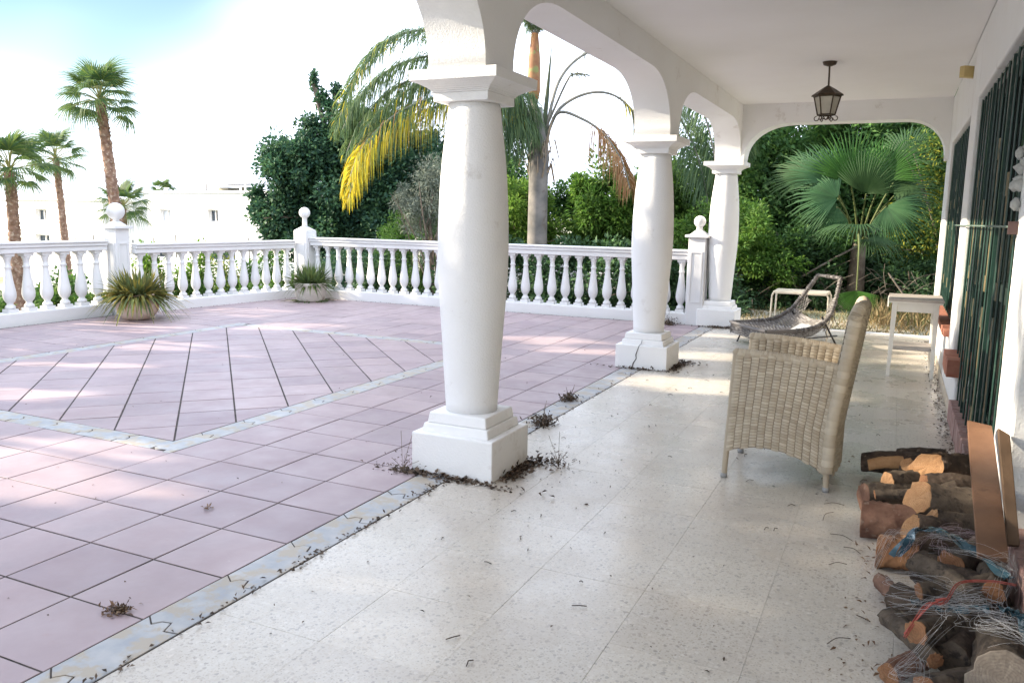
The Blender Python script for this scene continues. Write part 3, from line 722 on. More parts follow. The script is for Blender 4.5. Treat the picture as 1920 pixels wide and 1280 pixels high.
for yy, out in ((4.86, 1), (5.49, -1)):
    for off, mi in ((0.0, 0), (.022, 1), (.044, 0)):
        def P(u, v, yy=yy, off=off, out=out):
            z = zb(u) + (zt(u) + (.022 if out < 0 else 0) - zb(u)) * v; xf = -.838 + .03 * v; xr = back_x(z) + .012
            bulge = .012 * math.sin(math.pi * u) * math.sin(math.pi * v)
            return lx((xf + (xr - xf) * u, yy + out * (off - bulge), z))
        if mi == 0:
            nsign = 1 if P(.5, .5).y > lx((0, yy + out * .022, 0)).y and (P(.51, .5) - P(.5, .5)).cross(P(.5, .51) - P(.5, .5)).y > 0 or P(.5, .5).y < lx((0, yy + out * .022, 0)).y and (P(.51, .5) - P(.5, .5)).cross(P(.5, .51) - P(.5, .5)).y < 0 else -1
            b = B(); cells(b, P, 31, 13, .006); b.obj('side_panel', wicker_m, ch)
        else:
            b = B(); sheet(b, P, 10, 10, 0); b.obj('panel_core', wicker_b, ch)
    b = B()
    AP = [lx((-.81 + (back_x(.73) + .82) * k / 44, yy + out * .022, zt(k / 44) - .004 + (.022 if out < 0 else 0))) for k in range(45)]
    for k in range(44): b.tube([AP[k], (AP[k] + AP[k + 1]) / 2, AP[k + 1]], [.0225, .0262, .0225], 10)
    b.ball(AP[0], .0235, 10, 8)
    b.obj('arm_rail', wicker_m, ch)
    b = B(); b.tube([lx((-.842, yy + out * .022, .02)), lx((-.81, yy + out * .022, .77))], [.017, .02], 10); b.obj('leg', wicker_m, ch)
    b = B(); b.tube([lx((-.262, yy + out * .022, .02)), lx((-.275, yy + out * .022, .3)), lx((back_x(.73) + .01, yy + out * .022, .73))], [.017, .02, .022], 10); b.obj('leg', wicker_m, ch)
    for x in (-.842, -.262):
        f = B(); f.lathe([(.02, 0), (.02, .028)], 12, tuple(lx((x, yy + out * .022, 0)))[:2]); f.obj('foot_cap', M('grey_plastic_foot', (.3, .3, .3), rough=.5), ch)
def Pb(u, v, off):
    z = .10 + .96 * v; y = 4.87 + .61 * u
    rd = .05 * max(0, abs(u - .5) * 2 - .8) / .2
    z -= rd * max(0, v - .85) / .15
    return lx((back_x(z) + off + .025 * math.cos(math.pi * (u - .5)) - .02, y, z))
for off in (0, .075):
    nsign = 1 if ((Pb(.51, .5, 0) - Pb(.5, .5, 0)).cross(Pb(.5, .51, 0) - Pb(.5, .5, 0)).x > 0) == (off > .03) else -1
    b = B(); cells(b, lambda u, v: Pb(u, v, off), 48, 12, .006); b.obj('backrest', wicker_m, ch)
b = B(); sheet(b, lambda u, v: Pb(u, v, .037), 10, 12, 0); b.obj('panel_core', wicker_b, ch)
b = B()
RP = spline([lx((back_x(z) + .037 - .015, 4.87, z)) for z in (.12, .4, .7, .95, 1.03)] + [Pb(k / 8, 1, .037) for k in range(0, 9)] + [lx((back_x(z) + .037 - .015, 5.48, z)) for z in (1.03, .95, .7, .4, .12)], 132)
for k in range(131):
    m_ = (RP[k] + RP[k + 1]) / 2; b.tube([RP[k], m_, RP[k + 1]], [.0345, .0385, .0345], 10)
b.obj('back_rim', wicker_m, ch)
b = B(); weave(b, lambda u, v: lx((-.81 + .5 * u, 4.9 + .55 * v, .42 - .02 * u)), 24, 11, .0022, .88, 0, 4, True); b.obj('seat', wicker_m, ch)
b = B(); weave(b, lambda u, v: lx((-.82 + .01 * v, 4.9 + .55 * u, .2 + .22 * v)), 12, 10, .0022, .88, 0, 4, True); b.obj('front_apron', wicker_m, ch)

# ------------------------------------------------------------------ rattan lounge chair
lc = thing('rattan_lounge_chair', 'unravelling grey rattan lounge chair with dark thin legs', 'lounge chair', (-1.03, 10.55, 0), None, (0, 0, R(37)))
def ll(v): return Vector(v) - Vector((-1.1, 10.55, 0))
side = [(-1.74, .45, .25), (-1.45, .46, .255), (-1.15, .46, .28), (-.93, .43, .40), (-.80, .35, .60), (-.68, .24, .86)]
sidef = [(-1.74, .0, .24), (-1.45, .0, .20), (-1.12, .0, .17), (-.90, .0, .27), (-.76, .0, .52), (-.66, .0, .86)]
SN = spline(side, 40); MN = spline(sidef, 40)
def Ps(u, v):
    k = v * 39; i = min(int(k), 38); t = k - i
    s = SN[i].lerp(SN[i + 1], t); c = MN[i].lerp(MN[i + 1], t); w = (u - .5) * 2
    return ll((c.x + (s.x - c.x) * w * w, 10.62 + s.y * w, c.z + (s.z - c.z) * w * w))
b = B(); weave(b, lambda u, v: Ps(u, v * .66), 46, 16, .006, .95)
b.obj('woven_shell', greyw_m, lc)
b = B(); weave(b, lambda u, v: Ps(0, u * .55) + Vector((0, 0, -.14 * v * (1 - .5 * u))), 9, 22, .005, .9); weave(b, lambda u, v: Ps(u, 0) + Vector((.03 * v, 0, -.14 * v)), 9, 16, .005, .9); weave(b, lambda u, v: Ps(1, u * .55) + Vector((0, 0, -.14 * v * (1 - .5 * u))), 9, 22, .005, .9)
b.obj('woven_skirt', greyw_m, lc)
b = B(); weave(b, lambda u, v: Ps(v * .22 , .60 + u * .24), 9, 8, .008, .5); b.obj('loose_weave', greyw_m, lc)
b = B(); weave(b, lambda u, v: Ps(1 - v * .2, .60 + u * .2), 8, 8, .008, .5); b.obj('loose_weave', greyw_m, lc)
b = B(); rim = [Ps(0, k / 24) for k in range(25)] + [Ps(u / 6, 1) for u in range(1, 6)] + [Ps(1, k / 24) for k in range(24, -1, -1)] + [Ps(1 - u / 8, 0) for u in range(1, 9)]
b.tube(rim, .019, 8)
for k in range(6, len(rim) - 14):
    for q in range(3):
        if rnd.random() < .8:
            p = rim[k].lerp(rim[k + 1], q / 3 + rnd.random() * .2); d = (rim[k + 1] - rim[k]).normalized()
            b.tube([p - d * .007, p + d * .007], .025 + rnd.random() * .006, 8)
b.obj('frame_loop', greyw_m, lc)
b = B()
for k in range(26):
    p = Ps(rnd.choice((.0, .04, .96, 1)), rnd.uniform(.55, .85)); q = p + Vector((rnd.uniform(-.1, .1), rnd.uniform(-.1, .1), -rnd.uniform(.06, .25)))
    b.tube([p, p.lerp(q, .5) + Vector((rnd.uniform(-.04, .04), rnd.uniform(-.03, .03), 0)), q], .004, 5)
b.obj('loose_strands', greyw_m, lc, kind='stuff')
for x, y, x2, z2 in ((-1.68, 10.2, -1.6, .2), (-1.66, 11.02, -1.6, .2), (-.72, 10.25, -.95, .4), (-.7, 11.0, -.95, .4)):
    b = B(); b.tube([ll((x, y, 0)), ll((x2, y + (.04 if y < 10.6 else -.04), z2))], .011, 6); b.obj('leg', dark_metal, lc)
b = B(); b.tube([ll((-.74, 10.27, .17)), ll((-1.64, 10.22, .12))], .008, 6); b.tube([ll((-.74, 10.98, .17)), ll((-1.64, 11.0, .12))], .008, 6); b.obj('stretcher', dark_metal, lc)
t = B(); t.box((-.10, -.11, 0), (.10, .11, .035)); o = t.obj('cushion', M('pale_grey_cloth', (.30, .31, .32), (.38, .39, .40), rough=.9), None, .02, label='pale grey cloth pad lying on the rattan lounge chair', category='cushion')
o.location = (-1.0, 10.66, .2); o.rotation_euler = (0, R(-25), .75)

# ------------------------------------------------------------------ tables
t = thing('side_table', 'tall white painted side table with a low shelf against the wall', 'table', (.2, 9.33, 0))
b = B(); b.box((-.235, -.35, .765), (.265, .33, .79)); b.obj('tabletop', [grey_wood], t, .004)
b = B(); b.box((-.225, -.34, .748), (.255, .32, .7645)); b.box((-.245, -.06, .68), (-.2301, .3, .764)); b.obj('top_edge', white_wood, t)
b = B()
for lo, hi in (((-.15, -.31, .66), (.19, -.295, .747)), ((-.15, .275, .66), (.19, .29, .747)), ((-.17, -.28, .66), (-.155, .27, .747)), ((.205, -.28, .66), (.22, .27, .747))): b.box(lo, hi)
b.obj('apron', white_wood, t)
for x, dx in ((-.175, -.02), (.2, .02)):
    for y in (-.3, .28):
        b = B(); b.frustum((x + dx * .5, y, 0), .016, (x, y, .748), .024); b.obj('leg', white_wood, t, .003)
b = B(); b.box((-.16, -.28, .27), (.19, .27, .285)); b.obj('shelf', grey_wood, t)
t = thing('metal_table', 'small cream metal frame table behind the lounge chair', 'table', (-1.1, 11.45, 0))
b = B()
for x in (-.36, .36):
    for y in (-.22, .22):
        b = B(); b.tube([(x, y, 0), (x * .97, y, .56), (x * .9, y, .61)], .012, 8); b.obj('leg', white_metal, t)
b = B(); b.box((-.34, -.235, .585), (.34, .235, .62)); b.obj('tabletop', white_metal, t, .01)

# ------------------------------------------------------------------ lantern and junction box
t = thing('ceiling_lantern', 'bronze hexagonal lantern with frosted panes hanging from the ceiling', 'lantern', (-.76, 9.05, 0))
b = B(); b.lathe([(.07, 3.119), (.06, 3.09), (.02, 3.075)], 16); b.obj('ceiling_rose', iron_m, t)
b = B(); b.tube([(0, 0, 3.08), (.004, 0, 2.87)], .009, 8); b.obj('rod', iron_m, t)
b = B(); b.lathe([(.155, 2.785), (.15, 2.80), (.06, 2.86), (.02, 2.885), (.012, 2.89)], 6, smooth=False); b.obj('roof', iron_m, t)
def hexp(r, z, k): a = math.pi / 3 * k; return Vector((r * math.cos(a), r * math.sin(a), z))
b = B()
for k in range(6):
    b.tube([hexp(.128, 2.787, k), hexp(.083, 2.60, k)], .007, 5)
    for r, z in ((.128, 2.78), (.083, 2.602)): b.tube([hexp(r, z, k), hexp(r, z, k + 1)], .008, 5)
b.obj('frame', iron_m, t)
for k in range(6):
    b = B(); b.add([hexp(.079, 2.606, k), hexp(.079, 2.606, k + 1), hexp(.122, 2.778, k + 1), hexp(.122, 2.778, k), hexp(.076, 2.606, k), hexp(.076, 2.606, k + 1), hexp(.119, 2.778, k + 1), hexp(.119, 2.778, k)], [(0, 1, 2, 3), (7, 6, 5, 4), (0, 4, 5, 1), (2, 6, 7, 3)]); b.obj('pane', pane_m, t)
b = B()
for k in range(6):
    a = math.pi / 3 * k; d = Vector((math.cos(a), math.sin(a), 0)); p = Vector((0, 0, 2.59)) + d * .07
    b.tube([p + d * (.02 + .022 * math.sin(q)) + Vector((0, 0, -.022 + .022 * math.cos(q))) for q in [i * .7 for i in range(8)]], .005, 5)
    b.tube([p + d * -.02, p + d * -.04 + Vector((0, 0, -.02)), d * .0 + Vector((0, 0, 2.555))], .005, 5)
b.obj('scrolls', iron_m, t)
b = B(); b.box((0, -.09, -.05), (.06, .09, .05)); b.box((-.006, -.08, -.04), (0, .08, .04)); b.ball((-.012, -.05, -.01), .012, 8, 6, 1)
o = b.obj('junction_box', [box_m, iron_m], None, .004, label='yellowed plastic junction box high on the wall near the ceiling', category='junction box'); o.location = (.455, 8.75, 2.90); o.rotation_euler = (0, 0, R(-52))
# crumpled white cloth tied to the bars
g = random.Random(5); b = B()
for k in range(16):
    c = Vector((g.gauss(0, .018), g.gauss(0, .03), g.choice((0, .09, .2, .27)) + g.gauss(0, .02)))
    b.lathe([(.004, -.03), (.026 * g.uniform(.7, 1.3), -.012), (.03 * g.uniform(.7, 1.3), .01), (.004, .032)], 7, (c.x, c.y)); b.v[-28:] = [(x, y, z + c.z) for x, y, z in b.v[-28:]]
o = b.obj('knotted_rag', M('white_rag', (.5, .5, .48), (.36, .37, .36), rough=.9, scale=30), None, label='crumpled white rag knotted to the door bars at the right edge', category='rag'); o.location = (.50, 4.5, 1.62)

# ------------------------------------------------------------------ firewood, planks, tangled plastic
def log(label, p0, p1, r0, r1, bark, cut, seed, oblique=0, flat=1.0, name='firewood_log', bend=.02):
    """p0 is the sawn end that shows"""
    g = random.Random(seed); p0, p1 = Vector(p0), Vector(p1); n = 26; m = 18; d = (p1 - p0); r0 *= 1.1; r1 *= 1.12
    L = d.length; d.normalize(); x = (Vector((0, 0, 1)) - d * d.z).normalized(); y = d.cross(x); V = []
    base = [1 + g.uniform(-.10, .10) for _ in range(n)]; ph = g.random() * 6
    off = Vector((g.gauss(0, bend), g.gauss(0, bend), g.gauss(0, bend * .5)))
    for j in range(m + 1):
        t = j / m; r = r0 + (r1 - r0) * t
        for i in range(n):
            a = 2 * math.pi * i / n; rr = r * (base[i] + .05 * math.sin(3 * a + ph + 2 * t)) * (1 + g.uniform(-.045, .045) + .05 * math.sin(5 * a + 3 * ph + 7 * t) * math.sin(9 * t + ph))
            q = p0 + d * (L * t) + off * math.sin(math.pi * t) + x * (math.cos(a) * rr) + y * (math.sin(a) * rr * flat)
            if j == 0: q += d * (oblique * math.cos(a - .6) * r0)
            V.append(q)
    c = p0
    b = B(); V2 = [v - c for v in V]
    b.add(V2, [(j * n + i, (j + 1) * n + i, (j + 1) * n + (i + 1) % n, j * n + (i + 1) % n) for j in range(m) for i in range(n)], 0, True)
    b.add(V2[-n:], [tuple(range(n))])
    o = b.obj(name, bark, None, 0, label=label, category='log', group='firewood logs heaped along the wall'); o.location = c
    e = B(); ring = V2[:n]; cc = sum(ring, Vector()) / n
    R1 = [cc + (v - cc) * .97 - d * .003 for v in ring]; R2 = [cc + (v - cc) * .5 - d * (.003 + g.uniform(0, .003)) for v in ring]
    e.add(ring + R1 + R2 + [cc - d * .004], [(i, (i + 1) % n, n + (i + 1) % n, n + i) for i in range(n)] + [(n + i, n + (i + 1) % n, 2 * n + (i + 1) % n, 2 * n + i) for i in range(n)] + [(2 * n + i, 2 * n + (i + 1) % n, 3 * n) for i in range(n)])
    e.obj('cut_face', cut, o)
    return o
log('thick dark log on top of the woodpile with a long slanting sawn face', (.25, 4.80, .255), (.50, 5.02, .19), .07, .09, bark_m, cut_m, 1, .9)
log('pale barkless stick lying at the top left of the woodpile', (.13, 4.97, .21), (-.05, 4.96, .17), .03, .026, bare_m, cut_m, 2)
log('short pale forked piece standing under the slanting sawn face', (.15, 4.86, .23), (.22, 5.05, .12), .035, .04, bark2_m, cut_m, 22, .3)
log('dark pointed log at the far back of the woodpile', (-.09, 5.36, .08), (.25, 5.33, .10), .05, .075, bark_m, bark_m, 3)
log('small dark knotty log behind the top log', (.10, 5.4, .14), (.36, 5.4, .14), .03, .06, bark_m, bark_m, 33)
log('log with an upright oval sawn end left of the heap', (.05, 4.64, .175), (.30, 4.9, .15), .055, .058, bark2_m, cut_m, 4, .2, .62)
log('grey weathered log low at the left of the heap', (-.055, 4.60, .085), (.22, 4.72, .09), .075, .07, bark2_m, bark3_m, 5)
log('reddish rotten log with flaking bark on the floor', (-.05, 4.28, .085), (.24, 4.27, .09), .082, .075, bark3_m, bark3_m, 6)
log('log with the widest pale sawn face in the middle of the heap', (.19, 4.27, .235), (.47, 4.42, .19), .078, .085, bark2_m, cut_m, 7, .25)
log('log whose drop-shaped sawn face leans right of the widest face', (.245, 4.10, .19), (.46, 4.2, .16), .05, .055, bark2_m, cut_m, 8, .5, .6)
log('log with a long pale sawn face sloping down below the widest face', (.165, 4.02, .175), (.36, 4.12, .15), .055, .05, bark_m, cut_m, 9, .6, .55)
log('lowest pale sawn log touching the blue plastic', (.135, 3.88, .115), (.36, 3.98, .10), .055, .05, bark_m, cut_m, 10, .4, .6)
log('stubby orange brown stump on the floor left of the blue plastic', (.03, 3.9, .07), (.20, 3.88, .08),   .068, .06, bare2_m, cut2_m, 11, .1)
log('grey branch running down across the tangled threads', (.17, 3.50, .20), (.36, 3.10, .19), .036, .04, bark2_m, bark2_m, 12)
log('round orange sawn end near the wall under the blue strip', (.42, 3.30, .215), (.44, 3.62, .17), .036, .04, bark2_m, cut2_m, 13)
log('round brown sawn end half buried under plastic threads', (.165, 2.97, .155), (.36, 3.22, .12), .04, .045, bark2_m, cut2_m, 14)
log('thin branch with a sawn tip at the front of the heap', (.225, 2.91, .10), (.08, 3.18, .10), .026, .034, bark2_m, cut2_m, 15)
log('big grey stump wrapped in clear threads at the right corner', (.40, 2.74, .17), (.44, 3.05, .13), .085, .085, bark2_m, cut3_m, 16)
log('dark crooked branch beneath the threads', (.10, 3.42, .07), (.40, 3.25, .09), .055, .06, bark_m, bark2_m, 17)
log('brown splinter of bark leaning on the floor edge of the heap', (.05, 3.62, .05), (.12, 3.36, .07), .03, .028, bark3_m, cut2_m, 18)
log('dark log buried in the middle of the tangle', (.2, 3.72, .10), (.46, 3.5, .12), .07, .06, bark_m, bark2_m, 19)
log('dark log buried low beside the wall', (.28, 3.02, .06), (.46, 3.5, .08), .06, .06, bark_m, bark2_m, 20)
log('low front log under the grey stump', (.20, 2.78, .05), (.42, 2.95, .05), .05, .05, bark2_m, cut2_m, 21)
log('knobbly brown log lying under the two boards', (.30, 3.62, .17), (.47, 3.95, .16), .05, .06, bark2_m, cut2_m, 41)
log('thin grey branch lying over the rotten log', (.0, 4.42, .17), (.36, 4.48, .25), .022, .03, bark2_m, cut2_m, 42)
log('dark bark covered log behind the widest sawn face', (.22, 4.52, .22), (.48, 4.62, .2), .055, .06, bark_m, cut2_m, 43)
log('reddish log filling the gap beneath the slanting sawn face', (.2, 4.88, .10), (.48, 4.95, .09), .07, .07, bark3_m, cut2_m, 44)
log('grey branch sticking out of the tangle by the blue strip', (.18, 3.30, .17), (.42, 3.42, .2), .028, .034, bark2_m, cut2_m, 45)
log('short split chunk on the floor before the tangle', (.09, 2.86, .04), (.2, 3.0, .05), .036, .03, bark3_m, cut2_m, 46)
def plank(label, p0, p1, w, th, mat, side=(1, 0, 0)):
    p0, p1 = Vector(p0), Vector(p1); d = (p1 - p0).normalized(); s = Vector(side); s = (s - d * s.dot(d)).normalized(); nn = d.cross(s); b = B(); V = []
    m = 6
    for j in range(m + 1):
        t = j / m; ww = w * (1 if t < .93 else .97); c = (p1 - p0) * t
        top = (.0 if j < m else .0)
        for a, e in ((-1, -1), (1, -1), (1, 1), (-1, 1)):
            V.append(c + s * (a * ww / 2) + nn * (e * th / 2) + (d * (-.03 if (j == m and a > 0) else 0)))
    F = [(j * 4 + i, j * 4 + (i + 1) % 4, j * 4 + 4 + (i + 1) % 4, j * 4 + 4 + i) for j in range(m) for i in range(4)] + [(3, 2, 1, 0), tuple(4 * m + i for i in range(4))]
    b.add(V, F); o = b.obj('wood_plank', mat, None, .003, label=label, category='plank'); o.location = p0
plank('wide brown board leaning over the woodpile', (.425, 3.45, .29), (.425, 4.42, .60), .105, .022, plank_m)
plank('narrow tan board leaning beside the wide brown board', (.515, 3.66, .28), (.468, 3.93, .69), .042, .035, plank2_m)
HEAP = [(.14, 3.76, .22), (.45, 3.59, .3), (.44, 2.95, .3), (.12, 3.37, .16), (.11, 3.0, .14), (.14, 2.85, .08), (.42, 2.68, .26), (.31, 3.70, .27), (.45, 3.34, .28), (.18, 3.03, .2), (.28, 3.06, .25), (.33, 2.88, .26), (.25, 3.45, .25), (.16, 3.55, .2)]
def heap_top(x, y):
    return .17 + .10 * min(1, max(0, (x - .05) / .3)) + .03 * math.sin(9 * y + 4 * x)
def threads(n, pts, seed, r, spread, mat, label, name='plastic_threads', k=9, step=.075, curl=.4, per=9, tight=.012):
    g = random.Random(seed); b = B(); base_a = g.random() * 6.3
    for q in range(max(1, n // per)):
        p = Vector(g.choice(pts)) + Vector((g.gauss(0, spread), g.gauss(0, spread), 0)); a = base_a + g.gauss(0, 1.1) + (math.pi if g.random() < .5 else 0); w = g.gauss(0, curl); G = []
        for j in range(k):
            G.append((min(p.x, .48), p.y)); w = w * .8 + g.gauss(0, curl * .4); a += w; p = p + Vector((math.cos(a), math.sin(a), 0)) * step
            if (p.x < .08 or p.x > .46 or p.y < 2.68 or p.y > 3.82): a += 1.6
        for m_ in range(per):
            ox_, oy_, oz_ = g.gauss(0, tight), g.gauss(0, tight), g.gauss(0, tight * .6); P = []; a0 = g.uniform(0, 2); k0 = g.randrange(0, 3)
            for j, (x, y) in enumerate(G[k0:]):
                fan = 1 + 1.6 * abs(j / k - .5)
                xx = min(.49, x + ox_ * fan + g.gauss(0, tight * .35)); yy = y + oy_ * fan + g.gauss(0, tight * .35)
                P.append((xx, yy, max(.012, heap_top(xx, yy) + .01 + oz_ * fan + .012 * math.sin(a0 + j * 1.1)) if xx > .03 else .015))
            b.tube(spline(P, 36), r * g.uniform(.7, 1.3), 4)
    b.obj(name, mat, None, 0, label=label, category='plastic threads', kind='stuff')
threads(63, HEAP, 1, .0003, .05, net_m, 'tangle of clear plastic threads over the woodpile')
threads(63, [(.40, 2.80, .28), (.36, 2.95, .27), (.43, 3.1, .3), (.35, 2.75, .2), (.47, 3.15, .3)], 2, .0004, .03, net_m, 'bunched clear threads on the grey stump', step=.05, curl=.7, tight=.016)
threads(60, [(.22, 3.74, .27), (.32, 3.70, .29), (.40, 3.62, .30), (.27, 3.78, .29)], 3, .0004, .03, net2_m, 'mauve plastic threads bunched below the wide board', step=.04, curl=.5, tight=.014)
def ribbon(label, P, w, seed, mat=blue_m):
    g = random.Random(seed); Q = spline(P, 26); b = B()
    for s in range(3):
        V = []
        for j, p in enumerate(Q):
            t = (Q[min(j + 1, 25)] - Q[max(j - 1, 0)]).normalized(); sd = t.cross(Vector((0, 0, 1))).normalized(); up = sd.cross(t)
            o = Vector((0, 0, .006 * s)) + sd * (s - 1) * w * .5
            V += [p + o + sd * w * .35 + up * .012 * math.sin(j * .9 + s), p + o - sd * w * .35 + up * .012 * math.cos(j * .7 + s * 2)]
        b.add(V, [(2 * j, 2 * j + 1, 2 * j + 3, 2 * j + 2) for j in range(25)], 0, True)
    b.obj('plastic_strip', mat, None, 0, label=label, category='plastic strip')
ribbon('faded blue plastic strip draped over the middle of the heap', [(.10, 3.70, .13), (.17, 3.78, .23), (.27, 3.70, .27), (.38, 3.52, .27), (.47, 3.38, .25)], .035, 1)
ribbon('blue plastic strip tied across the front of the heap', [(.16, 3.20, .16), (.2, 3.08, .21), (.28, 3.02, .24), (.38, 3.03, .26)], .022, 2)
ribbon('blue plastic scrap at the right corner of the photo', [(.42, 3.0, .28), (.46, 2.9, .3), (.48, 2.75, .24)], .03, 3)
b = B(); g = random.Random(9)
for k in range(4):
    o = Vector((g.gauss(0, .0035), g.gauss(0, .0035), g.gauss(0, .002)))
    b.tube(spline([Vector(p) + o for p in [(.13, 2.93, .15), (.19, 3.03, .235), (.245, 3.02, .262), (.30, 3.2, .27), (.40, 3.22, .29), (.47, 3.2, .3)]], 24),   .0014, 5)
b.tube(spline([(.13, 2.98, .14), (.2, 3.0, .25), (.25, 3.05, .265), (.22, 3.06, .25)], 14), .0034, 5)
b.obj('red_twine', red_m, None, 0, label='frayed red twine knotted across the front of the heap', category='twine')

# ------------------------------------------------------------------ litter and weeds
g = np.random.default_rng(11)
def litter(name, P, L, W, mat, label, flat=.35):
    P = np.array(P); n = len(P); d = g.normal(size=(n, 3)); d[:, 2] *= flat; nr = g.normal(size=(n, 3)) * .4; nr[:, 2] = 1
    me = leaf_mesh(name, P, d, nr, L * (.5 + g.random(n)), W * (.5 + g.random(n)), mat, fold=.18)
    return link(name, me, None, kind='stuff', label=label, category='leaf litter')
P = []
for cx, cy, sx, sy, n in ((-2.3, 4.05, .24, .02, 200), (-2.53, 4.07, .04, .03, 90), (-1.99, 4.4, .035, .13, 300), (-1.96, 4.62, .08, .05, 60), (-2.0, 8.4, .03, .14, 200), (-2.3, 8.04, .2, .015, 120), (-2.2, 11.76, .14, .04, 260), (-1.98, 8.64, .08, .05, 80)):
    for k in range(n):
        x, y = g.normal(cx, sx), g.normal(cy, sy)
        yc = 4.35 if cy < 6 else (8.31 if cy < 10 else 12.1)
        if abs(x + 2.297) < .262 and abs(y - yc) < .252: continue
        P.append((x, y, abs(g.normal(0, .008)) + .003))
litter('column_litter', P, .035, .02, litter2_m, 'dark dead leaves and dirt gathered round the column plinths')
P = []
for y in np.arange(1.0, 4.0, .0035):
    k = (math.sin(y * 5.1) + math.sin(y * 11.7 + 1) + math.sin(y * 2.3)) / 3
    if g.random() < .16 + .6 * max(0, k): P.append((EDGE + g.normal(.004, .017), y, .004 + abs(g.normal(0, .006))))
for y in np.arange(4.6, 11.5, .02):
    if g.random() < .3: P.append((EDGE + g.normal(0, .012), y, .004))
for y in np.arange(5, 11.9, .006): 
    if g.random() < .5: P.append((W0 - .03 - abs(g.normal(0, .05)), y, .004 + abs(g.normal(0, .004))))
for x in np.arange(-9.5, -2.7, .02):
    if g.random() < .5: P.append((x, 11.83 - abs(g.normal(0, .03)), .004))
for y in np.arange(6.5, 11.9, .02):
    if g.random() < .4: P.append((-10.27 + (y - 8.6) * .11 + .13 + abs(g.normal(0, .05)), y, .004))
litter('joint_litter', P, .022, .012, litter2_m, 'dark leaf crumbs and soil lying in the floor joints')
P = [(g.uniform(-2.2, .45), 2 + 9.8 * g.random() ** 1.3, .004) for _ in range(200)] + [(g.uniform(-9.5, -2.4), 1.5 + 9 * g.random(), .004) for _ in range(150)]
P += [(g.normal(-1.75, .3), g.normal(4.5, .5), .004) for _ in range(90)]
litter('floor_litter', P, .019, .0065, litter2_m, 'scattered crumbs of dry leaf over terrace and porch floors')
P = [(g.normal(-3.15, .014), g.normal(3.03, .01), .005 + abs(g.normal(0, .005))) for _ in range(14)]
P += [(g.normal(.2, .22), g.normal(5.2, .35), .004) for _ in range(80)] + [(g.normal(.02, .05), g.uniform(2.8, 4.6), .004) for _ in range(80)]
P += [(-2.63 + g.normal(0, .03), 2.05 + g.normal(0, .02), .008) for _ in range(60)]
litter('bark_crumbs', P, .028, .009, litter_m, 'brown bark crumbs strewn round the woodpile')
b = B()
for k in range(46):
    x, y = (rnd.uniform(-2.1, .3), rnd.uniform(2.3, 8)); a = rnd.random() * 6.3; l = rnd.uniform(.015, .06)
    b.tube([(x, y, .006), (x + l * .5 * math.cos(a), y + l * .5 * math.sin(a), .012), (x + l * math.cos(a + .3), y + l * math.sin(a + .3), .005)], .0022, 5)
for k in range(6):
    x, y = -.06 + rnd.gauss(0, .05), rnd.uniform(3, 5.2); a = 3 + rnd.gauss(0, .6); l = rnd.uniform(.08, .25)
    b.tube(spline([(x, y, .008), (x + l * .5 * math.cos(a), y + l * .5 * math.sin(a), .014), (x + l * math.cos(a + .2), y + l * math.sin(a + .2), .006)], 8), .0016, 5)
b.obj('twigs', bark_m, None, 0, kind='stuff', label='small dark twigs strewn over the porch floor', category='twigs')
def weed(label, x, y, h, n, seed, stalks=2, leaf=.03):
    gg = random.Random(seed); t = thing('dry_weed', label, 'weed', (x, y, 0), 'dry weeds growing in the floor joints'); b = B()
    for k in range(n):
        a = gg.random() * 6.3; e = gg.uniform(.2, 1.3); l = h * gg.uniform(.25, .6)
        b.tube([(0, 0, 0), (l * .5 * math.cos(a) * math.cos(e), l * .5 * math.sin(a) * math.cos(e), l * .6 * math.sin(e)), (l * math.cos(a) * math.cos(e), l * math.sin(a) * math.cos(e), l * math.sin(e) * .9)], .0014, 4)
    for k in range(stalks):
        a = gg.random() * 6.3
        b.tube([(0, 0, 0), (.03 * math.cos(a), .03 * math.sin(a), h * .5), (.07 * math.cos(a), .07 * math.sin(a), h)], .0014, 4)
    b.obj('stems', M('dry_stem', (.13, .095, .06), (.2, .15, .1), rough=.9), t)
    P = np.array([(gg.gauss(0, h * .28), gg.gauss(0, h * .28), abs(gg.gauss(0, h * .22))) for _ in range(n * 7)]); gn = np.random.default_rng(seed)
    link('leaves', leaf_mesh('leaves', P, gn.normal(size=P.shape), gn.normal(size=P.shape), leaf * (.5 + gn.random(len(P))), leaf * .45, litter2_m), t, kind='stuff')
weed('bushy dry weed in the marble strip right of the nearest column', -2.30, 5.5, .17, 40, 1, 2)
weed('smaller dry weed in the marble strip farther along the porch', -2.42, 6.35, .13, 28, 2, 3)
weed('thin weed in a terrazzo joint right of the nearest column', -1.82, 4.62, .2, 14, 3, 2, .018)
weed('brown dried weed at the foot of the panelled gate post', -2.95, 11.7, .22, 40, 4, 2)
weed('straggly weed climbing the left corner of the nearest plinth', -2.6, 4.04, .24, 14, 5, 2, .016)
weed('flat clump of dead leaves in a terrace tile joint near the photo\'s lower left', -2.62, 2.06, .05, 16, 6, 0, .02)

